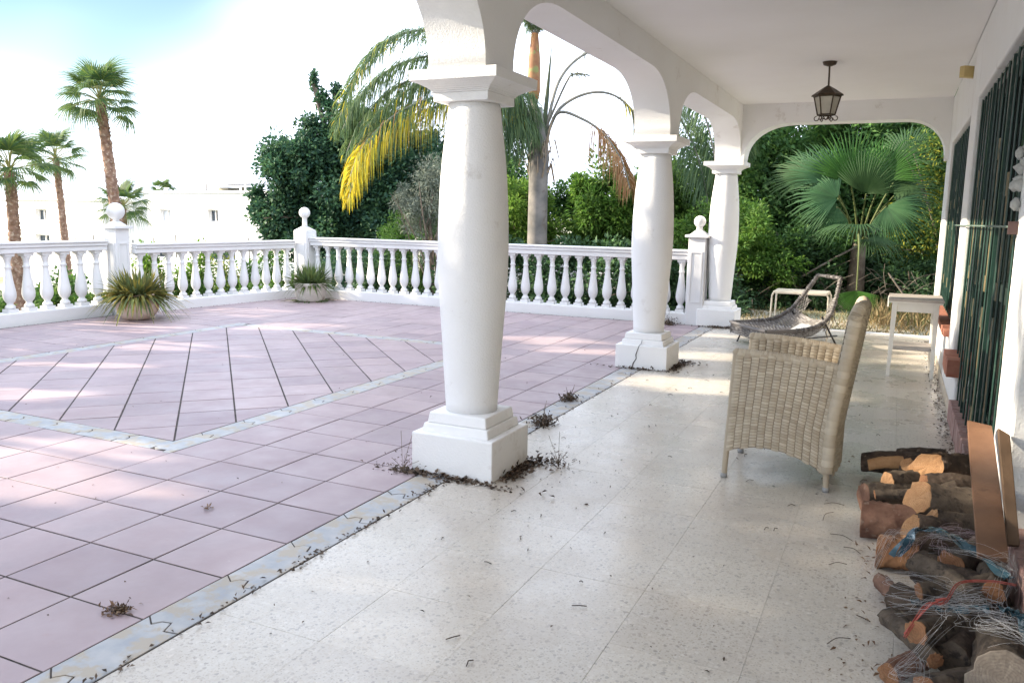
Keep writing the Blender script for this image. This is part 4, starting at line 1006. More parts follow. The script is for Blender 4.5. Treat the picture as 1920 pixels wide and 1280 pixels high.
# ------------------------------------------------------------------ palms
def fan_blade(b, hub, ax, nr, Rd, nseg, ang, mi, seed, droop=.25, split=.5, cup=.15, fold=.5):
    g = random.Random(seed); hub = Vector(hub); ax = Vector(ax).normalized(); nr = Vector(nr); nr = (nr - ax * nr.dot(ax)).normalized(); sd = ax.cross(nr)
    st = [.04, .3, split, .78, 1.0]
    for k in range(nseg):
        a0 = -ang + 2 * ang * k / nseg; a1 = -ang + 2 * ang * (k + 1) / nseg; am = (a0 + a1) / 2
        rl = Rd * (1 - .22 * (abs(am) / ang) ** 2) * g.uniform(.93, 1.05); dr = droop * g.uniform(.7, 1.4); V = []
        for j, s in enumerate(st):
            r = rl * s; hw = math.tan((a1 - a0) / 2) * Rd * (s if s <= split else split * (1 - ((s - split) / (1 - split)) ** 1.3 * .93))
            dirm = ax * math.cos(am) + sd * math.sin(am); per = -ax * math.sin(am) + sd * math.cos(am)
            z = -dr * rl * max(0, s - .35) ** 2 * 1.6 + cup * r * (abs(am) / ang) ** 2 * .5
            c = hub + dirm * r + nr * z + Vector((0, 0, -dr * rl * max(0, s - .5) ** 2 * .8))
            V += [c - per * hw, c + nr * hw * fold, c + per * hw]
        b.add(V, [f for j in range(4) for f in ((3 * j, 3 * j + 1, 3 * j + 4, 3 * j + 3), (3 * j + 1, 3 * j + 2, 3 * j + 5, 3 * j + 4))], mi, True)
def frond_mesh(seed, pet=.8, Rd=.75, droop=.35):
    b = B(); P = [(0, 0, 0), (0, pet * .5, .03), (0, pet, -.03)]
    b.tube(P, [.03, .018, .012], 5, 1); fan_blade(b, (0, pet, -.03), (0, 1, -.12), (0, .1, 1), Rd, 28, R(98), 0, seed, droop, .5)
    return b.mesh('frond', [palm_g, petiole_m])
FR = [frond_mesh(s, .78, .80, d) for s, d in ((1, .35), (2, .55), (3, .8))]
def fan_palm(label, x, y, z0, z1, r, crown, n, seed, lean=(0, 0), skirt=True):
    g = random.Random(seed); t = thing('fan_palm', label, 'palm tree', (x, y, z0), 'fan palms beyond the left balustrade'); H = z1 - z0; b = B()
    m = int(H / .10); V = []
    path = [(lean[0] * (k / m) ** 1.5, lean[1] * (k / m) ** 1.5, H * k / m) for k in range(m + 1)]
    b.tube(path, [r * (1.1 - .25 * k / m) * (1.0 + .09 * (k % 2)) for k in range(m + 1)], 14, 0, jit=.22, rng=g); b.obj('trunk', trunk_m, t)
    top = Vector(path[-1])
    b = B()
    for k in range(int(H * 34)):
        u = g.random(); j = min(int(u * m), m - 1); a = g.random() * 6.3; rr = r * (1.12 - .25 * u); p = Vector(path[j]) + Vector((rr * math.cos(a), rr * math.sin(a), g.uniform(0, .1)))
        d = Vector((math.cos(a), math.sin(a), 1.6)).normalized() * r * g.uniform(.35, .7); s = Vector((-math.sin(a), math.cos(a), 0)) * r * .3
        b.add([p - s, p + s, p + d * 1.0 + s * .3, p + d - s * .3], [(0, 1, 2, 3)])
    b.obj('leaf_bases', trunk_m, t, kind='stuff')
    for k in range(n):
        u = (k + .5) / n; el = R(84) - R(112) * u; az = k * 2.39996 + g.gauss(0, .2); sc = crown / 1.58 * g.uniform(.85, 1.1)
        o = link('frond', FR[g.randrange(3) if u > .4 else g.randrange(2)], t)
        o.matrix_local = Matrix.Translation(top + Vector((0, 0, .15 * (1 - u)))) @ Matrix.Rotation(az, 4, 'Z') @ Matrix.Rotation(el, 4, 'X') @ Matrix.Rotation(g.gauss(0, .25), 4, 'Y') @ Matrix.Scale(sc, 4)
    return t
fan_palm('tallest fan palm rising behind the ball-topped post', -25.75, 21.2, -2.2, 5.3, .195, 1.66, 27, 1, (-.85, .1))
fan_palm('fan palm cut by the left edge of the photo', -29.4, 19.6, -2.6, 2.75, .20, 1.75, 23, 2, (-.15, .1))
fan_palm('fan palm with thin trunk between the edge palm and the tallest one', -38.8, 28.6, -3.2, 3.9, .17, 1.75, 22, 3, (-.4, 0))
fan_palm('short fan palm showing behind the tallest palm\'s trunk', -41.2, 34.2, -3.3, 1.5, .18, 1.95, 19, 4, (-.1, 0))
fan_palm('tiny distant fan palm over the flat white roof', -57, 51.3, -3.3, 2.75, .2, 1.5, 22, 5)

def feather(b, P, n, L, rdr, seed, split_col=None, w=.018, hang=1.0, mi=0, thin=1.0, start=.12, dens=2, tip=None, tipk=2):
    """feather frond along curve P: rachis tube and leaflets on both sides; colours by split_col(t, side)"""
    g = random.Random(seed); Q = spline(P, n + 1)
    b.tube(Q, [rdr * (1 - .8 * k / n) + .004 for k in range(n + 1)], 6, 3)
    for k in range(int(n * start), n + 1):
        t = k / n; tg = (Q[min(k + 1, n)] - Q[max(k - 1, 0)]).normalized(); sd = tg.cross(Vector((0, 0, 1)))
        sd = sd.normalized() if sd.length > .05 else Vector((1, 0, 0)); up = sd.cross(tg)
        for s in (-1, 1):
            for q in range(dens + 2):
                if g.random() > thin: continue
                l = L * (math.sin(math.pi * min(1, .16 + t * .8)) ** .6) * g.uniform(.75, 1.15)
                d = (sd * s * g.uniform(.6, 1.1) + tg * g.uniform(.2, .7) + up * g.uniform(-.1, .5)).normalized()
                hh = hang * g.uniform(.8, 1.2); p = Q[k] + tg * g.uniform(0, .03); V = []
                side = (d.cross(Vector((0, 0, 1))).normalized() + Vector((g.gauss(0, .5), g.gauss(0, .5), g.gauss(0, .3)))).normalized()
                for j in range(5):
                    u = j / 4; c = p + d * (l * (u - .38 * hh * u * u)) + Vector((0, 0, -l * hh * .62 * u * u)); ww = w * (.35, 1, .95, .65, .05)[j] / 2
                    V += [c + side * ww, c - side * ww]
                m_ = split_col(t, s, g) if split_col else mi
                if tip is not None and g.random() < tip:
                    b.add(V[:2 * tipk + 2], [(2 * j, 2 * j + 1, 2 * j + 3, 2 * j + 2) for j in range(tipk)], m_, True)
                    b.add(V[2 * tipk:], [(2 * j, 2 * j + 1, 2 * j + 3, 2 * j + 2) for j in range(4 - tipk)], 1, True)
                else: b.add(V, [(2 * j, 2 * j + 1, 2 * j + 3, 2 * j + 2) for j in range(4)], m_, True)
def feather_obj(P, n, L, rdr, seed, parent, cols=None, **k):
    b = B(); o0 = parent.location
    feather(b, [Vector(p) - o0 for p in P], n, L, rdr, seed, cols, **k)
    return b.obj('frond', [frond_g, frond_y, frond_b, rachis_m, frond_d], parent)
q = thing('feather_palm', 'big feather palm with yellow hanging leaflets behind the back rail', 'palm tree', (-6.9, 15.95, -.75), 'feather palms behind the back rail')
b = B()
b.lathe([(.27, -.2), (.235, .5), (.215, 1.4), (.205, 2.2), (.20, 2.9), (.205, 3.5), (.17, 3.75), (.10, 4.1), (.05, 4.5)], 20, jitter=lambda i, z: .006 * math.sin(z * 40)); b.obj('trunk', qtrunk_m, q)
b = B(); gg = random.Random(4)
for k in range(22):
    a = gg.random() * 6.3; r = .2; z = gg.uniform(3.0, 3.9); p = Vector((r * math.cos(a), r * math.sin(a), z)); o = Vector((math.cos(a), math.sin(a), 0))
    b.tube([p, p + o * .12 + Vector((0, 0, .3)), p + o * .22 + Vector((0, 0, -.1 if gg.random() < .5 else .55))], [.04, .03, .012], 5, flat=.4)
b.obj('old_leaf_bases', M('dry_leaf_base', (.22, .18, .14), (.34, .26, .18), rough=.9), q)
F_top = [(-6.93, 16.03, 3.18), (-7.7, 15.48, 4.68), (-8.51, 14.73, 5.11), (-9.13, 13.96, 4.91), (-9.57, 13.4, 4.2), (-9.85, 13.0, 3.1)]
F_yel = [(-6.94, 16.01, 3.1), (-7.53, 15.18, 3.8), (-8.25, 14.29, 3.80), (-8.84, 13.6, 3.42), (-9.27, 13.05, 2.75), (-9.4, 12.75, 2.05)]
F_mid = [(-6.96, 16.0, 3.1), (-7.65, 15.66, 4.29), (-8.69, 15.26, 4.76), (-9.66, 14.76, 4.52), (-10.2, 14.2, 3.8), (-10.35, 13.9, 3.2)]
feather_obj(F_top, 80, .95, .035, 1, q, lambda t, s, g: 1 if g.random() < .03 else 0, hang=.8, dens=4, tip=.06)
def shift(P, dx, dy, dz, k=0): return [(p[0] + dx, p[1] + dy, p[2] + dz - k * i / 5) for i, p in enumerate(P)]
feather_obj(F_yel, 80, 1.0, .035, 2, q, lambda t, s, g: 1 if t > .76 and g.random() < .8 else (2 if g.random() < .08 else 0), hang=1.25, dens=3, tip=.6)
feather_obj(shift(F_yel, .12, -.15, -.15, .1), 70, .8, .03, 21, q, lambda t, s, g: 1 if t > .7 else 0, hang=1.4, start=.22, dens=1, tip=.6, tipk=1)
feather_obj(F_mid, 80, 1.0, .035, 3, q, hang=1.05, dens=4)
feather_obj(shift(F_mid, .25, -.2, -.35, .1), 75, .9, .03, 31, q, hang=1.1, dens=3, tip=.08)
feather_obj([(-6.96, 16.0, 3.1), (-7.6, 15.5, 4.2), (-8.3, 14.9, 4.35), (-8.95, 14.3, 4.0), (-9.5, 13.7, 3.3), (-9.75, 13.4, 2.6)], 75, .95, .03, 32, q, hang=1.15, dens=4, tip=.15)
feather_obj([(-6.96, 16.0, 3.07), (-7.13, 15.58, 3.73), (-7.35, 15.04, 3.77), (-7.46, 14.46, 3.3), (-7.4, 14.03, 2.57)], 50, .85, .03, 4, q, hang=1.1, dens=4)
feather_obj([(-6.98, 15.98, 3.04), (-7.5, 16.27, 3.55), (-8.03, 16.47, 3.53), (-8.4, 16.43, 2.97)], 40, .8, .03, 5, q, hang=1.1, dens=3)
feather_obj([(-6.95, 15.9, 3.0), (-7.1, 15.5, 3.45), (-7.25, 15.1, 3.3), (-7.35, 14.8, 2.7)], 40, .85, .03, 51, q, hang=1.1, dens=4)
feather_obj([(-6.92, 15.85, 3.0), (-7.0, 15.5, 3.3), (-7.02, 15.2, 3.15), (-7.05, 15.0, 2.7)], 36, .7, .03, 52, q, hang=1.2, dens=3)
feather_obj([(-6.9, 15.8, 3.1), (-6.98, 15.6, 3.8), (-7.1, 15.2, 4.0), (-7.3, 14.7, 3.7)], 36, .7, .03, 53, q, hang=1.2, dens=3)
feather_obj([(-6.85, 16.11, 3.2), (-6.76, 16.65, 4.39), (-6.4, 17.26, 5.02), (-5.91, 17.97, 5.23), (-5.43, 18.46, 4.83)], 50, .55, .04, 6, q, lambda t, s, g: 4 if g.random() < .7 else 0, hang=.8, start=.5)
feather_obj([(-6.84, 16.11, 3.1), (-6.6, 16.3, 3.75), (-6.11, 16.56, 4.07), (-5.61, 16.8, 4.05), (-5.17, 16.93, 3.66), (-5.02, 16.9, 3.05)], 50, .8, .04, 7, q, lambda t, s, g: 4 if g.random() < .8 else 1, hang=1.3, start=.62, thin=.5)
feather_obj([(-6.81, 16.12, 3.2), (-6.53, 16.07, 3.64), (-6.03, 16.06, 3.51), (-5.54, 16.01, 3.2), (-5.1, 15.9, 2.66), (-4.85, 15.75, 2.1)], 60, .85, .035, 8, q, lambda t, s, g: 2, hang=1.5, start=.5)
feather_obj([(-6.86, 16.09, 3.25), (-6.34, 15.91, 4.16), (-6.13, 15.82, 4.34), (-5.78, 15.64, 4.29)], 40, .35, .025, 9, q, lambda t, s, g: 4, hang=.8, start=.6, thin=.5)
b = B(); b.tube([(.03, .1, 3.7), (.0, .35, 4.7), (-.03, .62, 5.8)], [.05, .05, .008], 8); b.obj('spear_leaf', frond_d, q)
q2 = thing('feather_palm', 'feather palm with green fronds hanging behind the second arch', 'palm tree', (-4.9, 17.7, -.75), 'feather palms behind the back rail')
b = B(); b.lathe([(.22, -.2), (.19, 1.5), (.17, 3.6), (.12, 4.4), (.06, 4.8)], 16); b.obj('trunk', qtrunk_m, q2)
for k, P in enumerate(([(-4.88, 17.68, 4.0), (-4.36, 17.4, 4.3), (-3.89, 17.11, 3.89), (-3.51, 16.81, 3.02), (-3.34, 16.66, 2.1)], [(-4.88, 17.68, 3.9), (-4.41, 17.28, 3.72), (-3.98, 16.95, 3.14), (-3.66, 16.65, 2.49), (-3.44, 16.52, 1.75)], [(-4.88, 17.68, 4.0), (-4.23, 17.51, 4.6), (-3.6, 17.4, 4.5), (-3.1, 17.23, 3.6), (-2.9, 17.1, 2.8)], [(-4.88, 17.68, 4.0), (-4.3, 18.0, 4.9), (-3.7, 18.3, 4.9), (-3.1, 18.6, 4.2)])):
    feather_obj(P, 60, .95, .03, 130 + k, q2, hang=1.0, dens=3)
q3 = thing('crownshaft_palm', 'slim palm with an orange crownshaft behind the big feather palm', 'palm tree', (-8.75, 19.8, -.9))
b = B(); b.lathe([(.16, -.2), (.13, 2.8), (.11, 5.4)], 14); b.obj('trunk', limb_m, q3)
b = B(); b.lathe([(.13, 5.38), (.17, 5.6), (.15, 6.4), (.09, 7.0)], 14); b.obj('crownshaft', otrunk_m, q3)
for k in range(9):
    a = k * .7; d = Vector((math.cos(a), math.sin(a), 0)); p = Vector((-8.78, 19.9, 6.0))
    feather_obj([p, p + d * .3 + Vector((0, 0, .5)), p + d * .9 + Vector((0, 0, .75)), p + d * 1.5 + Vector((0, 0, .4))], 36, .4, .02, 60 + k, q3, hang=.8)

# near fan palm framed by the end arch
fp = thing('fan_palm', 'young fan palm with broad blue-green and bright green leaves inside the end arch', 'palm tree', (-.62, 15.8, -.1))
def fl(v): return Vector(v) - fp.location
b = B(); b.lathe([(.17, -.1), (.15, .5), (.13, 1.0), (.1, 1.3)], 14, jitter=lambda i, z: rnd.uniform(-.02, .02)); b.obj('trunk', limb_m, fp)
def near_frond(hub, ax, nr, Rd, mat, seed, droop=.18, ang=112, nseg=34, base=(-.62, 15.8, 1.05), path=None):
    b = B(); h = fl(hub); p0 = fl(base); mid = p0.lerp(h, .5) + Vector((0, 0, .12))
    b.tube(spline([p0] + ([fl(v) for v in path] if path else [mid]) + [h], 9), [.022, .021, .02, .018, .016, .014, .013, .012, .011], 6, 1)
    fan_blade(b, h, ax, nr, Rd, nseg, R(ang), 0, seed, droop, .5, .3, 1.1); b.obj('frond', [mat, petiole2_m], fp)
near_frond((-.80, 15.3, 2.15), (.02, .05, 1), (.25, -1, .25), 1.05, fan_g, 1, .22, 72)
near_frond((-.33, 15.5, 2.25), (.35, .1, 1), (-.25, -1, .3), .88, fan_g, 2, .3, 78)
near_frond((-1.12, 15.3, 2.2), (-.65, .1, .85), (.45, -1, .35), .9, fan_b, 3, .3, 66)
near_frond((-.98, 15.1, 1.92), (-.95, -.1, .3), (.25, -1, .5), .82, fan_b, 4, .45, 80)
near_frond((-.98, 15.2, 1.78), (-.6, -.3, -.5), (.2, -1, .3), .66, fan_b, 5, .5, 85)
near_frond((-.12, 15.4, 1.98), (.9, -.1, .3), (-.3, -1, .5), .75, fan_d, 6, .5, 80)
near_frond((-.22, 15.2, 1.8), (.55, -.3, -.6), (-.2, -1, .3), .78, fan_b, 7, .5, 75)
near_frond((.05, 16.2, 2.6), (.5, .3, .8), (-.2, -1, .5), 1.0, fan_d, 8, .35, 80)
near_frond((-1.5, 16.1, 2.3), (-.7, .3, .5), (.2, -1, .5), .95, fan_d, 9, .35, 80)
near_frond((-.55, 15.2, 2.0), (.2, -.5, .9), (-.1, -1, -.2), .8, fan_d, 13, .4, 70)
near_frond((-.62, 14.9, 1.45), (-.55, -.8, .1), (0, .05, 1), .75, fan_d, 10, .5, 95)
near_frond((-.45, 15.0, 1.25), (.9, -.5, -.1), (0, -.2, 1), .6, fan_d, 11, .5, 90)
near_frond((-.5, 13.25, .52), (.04, -.1, -1), (-.12, -1, .12), .44, fan_g, 12, .02, 78, path=[(-.6, 14.7, 1.35), (-.53, 13.55, 1.2), (-.51, 13.3, .95)])
# ------------------------------------------------------------------ trees and bushes
def tree(name, label, cat, base, blobs, n, L, W, seed, mat, trunk=None, limbs=5, holes=(), clump=.34, group=None, k=None, core=None):
    t = thing(name, label, cat, (base[0], base[1], base[2]), group); g = random.Random(seed); bl = [(tuple(Vector(c) - t.location), r) for c, r in blobs]
    hs = [(tuple(Vector(h) - t.location), r) for h, r in holes]
    leaf_cloud(bl, n, L, W, seed, mat, 'crown', clump, k, hs, t)
    b = B(); top = max((Vector(c) for c, r in bl), key=lambda c: c.z); r0 = trunk or .12
    cen = sum((Vector(c) for c, r in bl), Vector()) / len(bl)
    b.tube(spline([(0, 0, -.2), cen * .35 + Vector((g.gauss(0, .1), 0, 0)), cen * .8, top], 10), [r0 * (1 - .085 * i) for i in range(10)], 9)
    for i in range(limbs):
        c, r = bl[i % len(bl)]; e = Vector(c) + Vector((g.gauss(0, r[0] * .55), g.gauss(0, r[1] * .55), g.uniform(-.2, .6) * r[2])); s = cen * g.uniform(.25, .6)
        b.tube(spline([s, s.lerp(e, .5) + Vector((g.gauss(0, .1), g.gauss(0, .1), .15)), e], 7), [r0 * .42 * (1 - .13 * q_) for q_ in range(7)], 6)
    b.obj('trunk', limb_m, t); return t
tree('fig_tree', 'large dark green fig tree behind the far left corner of the terrace', 'tree', (-13.3, 18.4, -1.0),
     [((-13.2, 18.6, 2.4), (1.9, 1.6, 1.7)), ((-14.7, 17.9, 2.6), (1.2, 1.2, 1.3)), ((-15.1, 17.6, 1.35), (.75, .9, .8)), ((-11.8, 19.2, 2.5), (1.6, 1.5, 1.6)), ((-12.0, 18.6, 1.0), (1.8, 1.2, 1.1)), ((-13.9, 18.0, .9), (1.2, 1.1, 1.0)), ((-14.2, 18.3, 3.3), (1.0, 1, .9)), ((-10.4, 19.6, 2.2), (1.4, 1.4, 1.6)), ((-14.55, 18.3, 5.0), (.13, .15, .28)), ((-14.35, 18.35, 4.6), (.16, .2, .3)), ((-14.1, 18.35, 4.3), (.22, .2, .3)), ((-13.9, 18.4, 4.75), (.14, .15, .2)), ((-14.9, 17.8, 1.0), (1.0, .9, .8)), ((-13.0, 18.5, 3.7), (1.2, 1, .7)), ((-15.75, 17.35, 2.0), (.25, .3, .2)), ((-15.7, 17.35, 1.6), (.3, .3, .2))],
     125000, .12, .07, 1, fic_m, .22, 16, k=70, clump=.24)
tree('olive_tree', 'grey leaved olive tree beside the nearest column', 'tree', (-7.75, 13.25, -.75),
     [((-7.85, 13.25, 2.0), (.5, .5, .55)), ((-8.25, 13.1, 1.75), (.35, .4, .4)), ((-7.5, 13.3, 1.75), (.45, .4, .5)), ((-8.05, 13.2, 1.35), (.35, .35, .3))], 9000, .075, .016, 2, olv_m, .05, 10, clump=.45)
tree('round_shrub', 'bright green feathery shrub under the olive tree', 'shrub', (-9.1, 14.6, -.75), [((-9.2, 14.6, .95), (.85, .6, .6)), ((-8.5, 14.8, 1.1), (.6, .5, .55)), ((-9.0, 14.6, .2), (.9, .6, .7))], 16000, .06, .018, 3, shr_m, .05, 6)
for i, (lab, c, r, n, mt, L) in enumerate([
        ('bright laurel bush right of the big palm trunk', (-6.15, 18.0, 1.6), (.9, .8, 1.35), 24000, bush_m, .13),
        ('tall bright laurel bush behind the middle column', (-4.9, 18.6, 1.7), (1.0, .9, 1.5), 24000, bush_m, .13),
        ('yellowish bush left of the big palm trunk', (-8.15, 17.6, 1.5), (.9, .8, 1.2), 18000, lime_m, .11),
        ('loose dark bush filling the gap behind the big palm trunk', (-7.1, 19.4, 1.3), (1.3, .7, 1.3), 20000, mid_m, .14),
        ('mid green bush behind the yellowish one', (-9.6, 18.9, 1.6), (1.3, .9, 1.5), 18000, mid_m, .12)]):
    tree('laurel_bush', lab, 'bush', (c[0], c[1], -.9), [(c, r), ((c[0] + .4, c[1], c[2] - .7), (r[0] * .9, r[1], 1.0)), ((c[0] - .35, c[1] + .1, c[2] + .45), (r[0] * .6, r[1] * .7, r[2] * .55))], n, L, L * .36, 10 + i, mt, .06, 7, group='bushes behind the back rail')
for i, (lab, x, y, z, rx, mt) in enumerate([
        ('low dark hedge bush directly behind the back rail near the palm', -6.9, 13.6, .45, 1.3, dark_m), ('low dark bush behind the rail left of the middle column', -4.9, 13.7, .5, 1.3, dark_m),
        ('low dark bush behind the rail right of the middle column', -3.2, 13.9, .4, 1.0, dark_m), ('low dark bush in the corner behind the grey pot', -9.0, 13.2, .0, 1.0, dark_m), ('dark bush low below the fig tree', -11.2, 15.5, .0, 1.6, fic_m)]):
    tree('hedge_bush', lab, 'bush', (x, y, -.8), [((x, y, z), (rx, .75, .85)), ((x + .4, y + .2, z - .6), (rx, .7, .7)), ((x - .5, y, z - .5), (rx * .8, .6, .7))], 13000, .09, .045, 30 + i, mt, .05, 6, group='low dark bushes behind the back rail')
for i, (lab, blobs, n, mt, L) in enumerate([
        ('yellow green bush left of the arch beside the farthest column', [((-2.55, 15.3, 1.2), (.75, .7, .75)), ((-2.2, 15.4, .7), (.9, .7, .6)), ((-3.3, 15.6, 1.0), (.8, .6, .8))], 15000, bush_m, .085),
        ('dark evergreen bush at the lower left of the end arch', [((-2.3, 15.2, .0), (1.1, .6, .7)), ((-1.4, 15.6, .4), (.8, .6, .7)), ((-3.4, 15.6, .0), (1.0, .6, .8))], 15000, dark_m, .09),
        ('glossy mid green bush behind the lounge chair', [((-1.35, 15.9, 1.0), (.8, .6, .65)), ((-1.6, 16.1, .5), (.9, .5, .6))], 12000, mid_m, .10),
        ('dense bush with yellow flecks at the upper right of the end arch', [((.75, 16.4, 2.1), (1.0, .7, 1.1)), ((.5, 16.3, 1.0), (.9, .7, .9)), ((1.5, 16.5, 1.5), (.8, .7, 1.3))], 20000, yel_m, .085),
        ('dark bush behind the side table', [((.35, 15.7, .35), (.95, .5, .65)), ((1.2, 15.8, .5), (.8, .5, .8)), ((-.35, 16.3, .3), (.7, .5, .7))], 15000, dark_m, .09),
        ('tall dark tree mass filling the top of the end arch', [((-.8, 18.8, 3.0), (2.2, 1.2, 1.8)), ((-3.0, 18.8, 2.4), (1.6, 1.2, 1.9)), ((1.6, 18.6, 3.0), (1.8, 1.2, 1.9)), ((-.8, 18.4, 1.0), (2.6, .9, 1.4)), ((2.6, 18.2, 1.4), (1.6, .9, 1.6)), ((-3.6, 18.4, .8), (1.6, .9, 1.4)), ((.2, 19.4, 2.6), (3.6, .8, 2.4)), ((-2.6, 19.4, 1.8), (2.2, .8, 2.2))], 105000, mid_m, .14)]):
    c = blobs[0][0]
    tree('garden_bush', lab, 'bush', (c[0], c[1], -.1), blobs, n, L, L * .42, 50 + i, mt, .07, 14, group='bushes beyond the end arch', clump=.3, k=34)
b = B(); gg = random.Random(8)
for k in range(80):
    x = gg.uniform(-3, 1.2); y = gg.uniform(14.9, 15.6); a = gg.uniform(-1.5, 1.5); l = gg.uniform(.2, .9); z = gg.uniform(0, .5)
    b.tube(spline([(x, y, z), (x + l * .5 * math.sin(a), y - .05 + gg.gauss(0, .05), z + l * .3 + gg.gauss(0, .05)), (x + l * math.sin(a) + .05, y - .1, z + l * .5)], 8), .0035 * gg.uniform(.5, 1.5), 4)
b.tube([(-1.5, 15.2, .55), (-.9, 15.3, .95), (-.65, 15.6, 1.1)], .018, 6); b.tube([(-.1, 15.0, .7), (.2, 14.9, .3), (.35, 14.9, .0)], .014, 6)
b.obj('bare_twigs', M('bare_twig', (.10, .08, .065), (.2, .17, .14), rough=.9), None, 0, kind='stuff', label='bare grey twigs tangled under the hedge beyond the end arch', category='twigs')
# dry grass beyond the porch
g = np.random.default_rng(3); n = 5200
P = np.stack([g.uniform(-3.0, 2.5, n), 12.47 + 2.6 * g.random(n) ** 1.3, np.full(n, -.04)], 1)
d = g.normal(size=(n, 3)) * .7; d[:, 2] = np.abs(d[:, 2]) + .5
me = leaf_mesh('dry_grass', P, d, g.normal(size=(n, 3)), .10 * (.4 + g.random(n)), .011, dryg_m); link('dry_grass', me, None, kind='stuff', label='dry straw coloured grass beyond the porch end', category='grass')
n = 500; P = np.stack([g.uniform(-.3, .8, n), g.uniform(13.2, 14.2, n), np.full(n, -.04)], 1); d = g.normal(size=(n, 3)) * .5; d[:, 2] = 1
me = leaf_mesh('tall_grass', P, d, g.normal(size=(n, 3)), .4 * (.4 + g.random(n)), .014, dryg_m); link('tall_grass', me, None, kind='stuff', label='taller wild grass below the dark bush behind the side table', category='grass')

# low hedge and shrubs outside the left balustrade
hb = [((-10.98 + .11 * max(0, y - 8.5), y, -.2), (.42, .5, .52)) for y in np.arange(3, 13.4, .55)]
t = thing('boxed_hedge', 'low lime green hedge hugging the outside of the left balustrade', 'hedge', (-10.9, 8, -.75)); leaf_cloud([(tuple(Vector(c) - t.location), r) for c, r in hb], 34000, .075, .042, 71, hedge_m, 'crown', parent=t)
for i, (lab, x, y, z, r, mt) in enumerate([
        ('upright lime shrub seen through the balusters behind the yellowing plant', -12.3, 10.7, .15, (.35, .35, .75), lime_m), ('second upright lime shrub a little to the right of it', -12.2, 11.6, .15, (.35, .35, .75), lime_m),
        ('dark green shrub seen through the left balusters', -13.3, 9.7, -.1, (.4, .4, .6), mid_m), ('green shrub seen through balusters near the grey pot', -13.0, 14.6, .1, (.7, .5, .75), shr_m),
        ('olive brown bush seen through balusters left of the corner post', -14.2, 14.6, .0, (.6, .6, .7), yel_m)]):
    tree('garden_shrub', lab, 'shrub', (x, y, -1.0), [((x, y, z), r), ((x, y, z - .5), (r[0] * 1.1, r[1] * 1.1, r[2] * .7))], 3500, .09, .045, 80 + i, mt, .04, 3, group='shrubs outside the left balustrade')
b = B(); b.box((-30, 16.2, -2.62), (-24.5, 18.2, -2.2)); b.obj('pool', pool_m, None, 0, kind='structure')
hb = [((-32 + k * 1.3, 21 - k * .1, -2.2 + .03 * k), (.8, .6, .55)) for k in range(8)]
t = thing('clipped_hedge', 'dark clipped hedge beyond the pool on the left', 'hedge', (-27, 20.6, -2.8)); leaf_cloud([(tuple(Vector(c) - t.location), r) for c, r in hb], 9000, .14, .08, 72, mid_m, 'crown', parent=t)

# ------------------------------------------------------------------ far villas
def villa(label, p0, p1, dep, z0, z1, wins, extras=()):
    p0, p1 = Vector((*p0, 0)), Vector((*p1, 0)); L = (p1 - p0).length; ang = math.atan2(p1.y - p0.y, p1.x - p0.x)
    t = thing('villa', label, 'house', p0, 'white villas in the distance', (0, 0, ang))
    b = B(); b.box((0, .4, z0), (L, dep, z1)); us = sorted(set([0, L] + [u for w in wins for u in w[:2]])); zs = sorted(set([z0, z1] + [z for w in wins for z in w[2:4]]))
    for i in range(len(us) - 1):
        for j in range(len(zs) - 1):
            u, v, a, c = us[i], us[i + 1], zs[j], zs[j + 1]
            if any(w[0] <= u and v <= w[1] and w[2] <= a and c <= w[3] for w in wins): continue
            b.box((u, 0, a), (v, .399, c))
    b.obj('wall', far_white, t)
    b = B(); b.box((-.15, -.12, z1 + .001), (L + .15, dep, z1 + .16)); b.obj('parapet', far_white, t)
    for w in wins:
        f = B(); u, v, a, c = w[:4]
        f.box((u, .2, a), (u + .08, .28, c)); f.box((v - .08, .2, a), (v, .28, c)); f.box((u + .08, .2, a), (v - .08, .28, a + .08)); f.box((u + .08, .2, c - .08), (v - .08, .28, c)); f.box(((u + v) / 2 - .03, .2, a + .08), ((u + v) / 2 + .03, .28, c - .08))
        fo = f.obj('window', far_white, t); p = B(); p.box((u + .08, .30, a + .08), (v - .08, .32, c - .08)); p.obj('pane', M('villa_glass', (.07, .09, .11), rough=.1) if len(w) < 5 else M('white_shutter', (.7, .72, .74), rough=.5), fo)
    for e in extras: bb = B(); [bb.box(lo, hi) for lo, hi in e[1]]; bb.obj(e[0], e[2], t)
    return t
villa('flat roofed white villa behind the short palm', (-50.5, 43.6), (-34.5, 41.6), 9, -4, 2.66,
      [(7.3, 8.35, .68, 1.55), (1.9, 3.2, .65, 1.5, 'shutter'), (1.2, 3.2, -3.2, -1.3), (7, 10, -3.2, -1.2)],
      [('pergola', [((6.2, .6, 2.85), (6.35, .75, 3.3)), ((6.2, .6, 3.3), (10.6, 3, 3.42)), ((10.4, .6, 2.85), (10.5, .7, 3.3))], M('grey_pergola', (.5, .48, .46), rough=.7)), ('roof_box', [((6.6, 1.5, 2.85), (7.6, 2.5, 3.1))], M('roof_clutter', (.3, .28, .22), rough=.8)), ('roof_box', [((9, 1.5, 2.85), (9.6, 2.2, 3.12))], M('roof_clutter_dark', (.22, .2, .15), rough=.8)), ('chimney', [((3.6, 2, 2.83), (4.2, 2.6, 3.3))], far_white)])
villa('white villa with a square window at the left edge of the photo', (-62, 37.2), (-43.9, 34.9), 3, -4, 1.95,
      [(10.6, 11.9, .62, 1.4), (10.4, 12.1, -.9, -.25), (3, 4.5, .6, 1.4)])
fence = thing('thin_fence', 'row of thin dark fence posts in front of the far villas', 'fence')
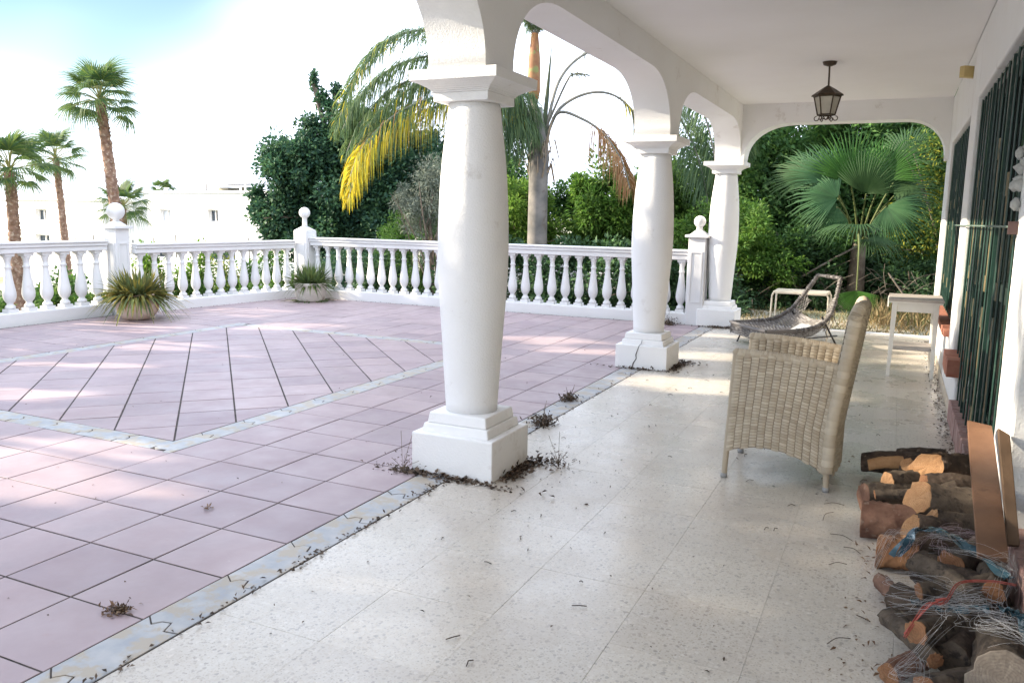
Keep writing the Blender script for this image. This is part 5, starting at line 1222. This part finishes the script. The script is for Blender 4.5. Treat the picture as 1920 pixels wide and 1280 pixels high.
for k in range(14):
    p = Vector((-44 + k * 1.9, 33 - k * .25, 0)); b = B(); b.tube([(p.x, p.y, -3.4), (p.x, p.y, -.2 + .2 * (k % 3))], .03, 5); b.obj('fence_post', dark_metal, fence)
b = B(); b.box((-46, 31.6, -4), (-18, 31.9, -1.0)); b.obj('garden_wall', far_white, None, 0, label='long low white garden wall in front of the far villas', category='wall')

# ------------------------------------------------------------------ trees west of the terrace whose shade covers it
patches = [((-1.6, 7.6, 0), .5), ((-1.1, 7.5, 0), .4), ((-2.0, 9.2, 0), .4), ((.2, 10.9, 0), .45), ((-4.0, 9.4, 0), .42), ((-3.4, 8.8, 0), .36), ((-5.6, 8.2, 0), .2), ((-7.65, 6.6, 0), .5), ((-9.6, 8.2, .25), 1.05), ((-9.3, 7.3, .1), .5), ((-9.0, 9.7, 0), .5), ((-8.2, 5.0, 0), .35), ((-7.0, 5.6, 0), .3), ((-9.0, 9.0, 0), .4), ((-6.5, 4.3, 0), .38), ((-4.85, 3.4, 0), .4), ((-4.3, 2.85, 0), .42), ((-5.4, 3.0, 0), .22), ((-9.9, 7.4, .0), .35), ((-8.6, 5.6, 0), .25), ((-6.2, 6.6, 0), .2), ((-2.3, 10.9, 0), .3), ((-1.3, 10.6, 0), .2), ((-8.0, 7.5, 0), .25)]  # planned sun patches: crown leaves are left out along the rays to these points
for i, (x, y, zc, r) in enumerate([(-17, -6.5, 4.6, 3.3), (-17.5, -2.5, 4.8, 3.2), (-17, 1.5, 4.8, 3.2), (-17.6, 4.8, 4.6, 2.8), (-16.5, 7.0, 3.9, 1.9)]):
    tree('shade_tree', ['broad leafy tree outside the photo, farthest behind the camera', 'broad leafy tree outside the photo, second nearest the camera side', 'broad leafy tree outside the photo, in the middle of its row', 'broad leafy tree outside the photo, next to the smallest one', 'smallest leafy tree outside the photo, left of the edge palm'][i], 'tree', (x, y, -1.2), [((x, y, zc), (r * .8, r, r * 1.15)), ((x + .5, y - 1, zc - 1.8), (r * .7, r * .8, r * .7)), ((x, y + 1, zc + 1.2), (r * .7, r * .8, r * .8))], 22000, .28, .16, 90 + i, mid_m, .2, 8, holes=patches, group='shade trees west of the terrace', k=60, clump=.3)
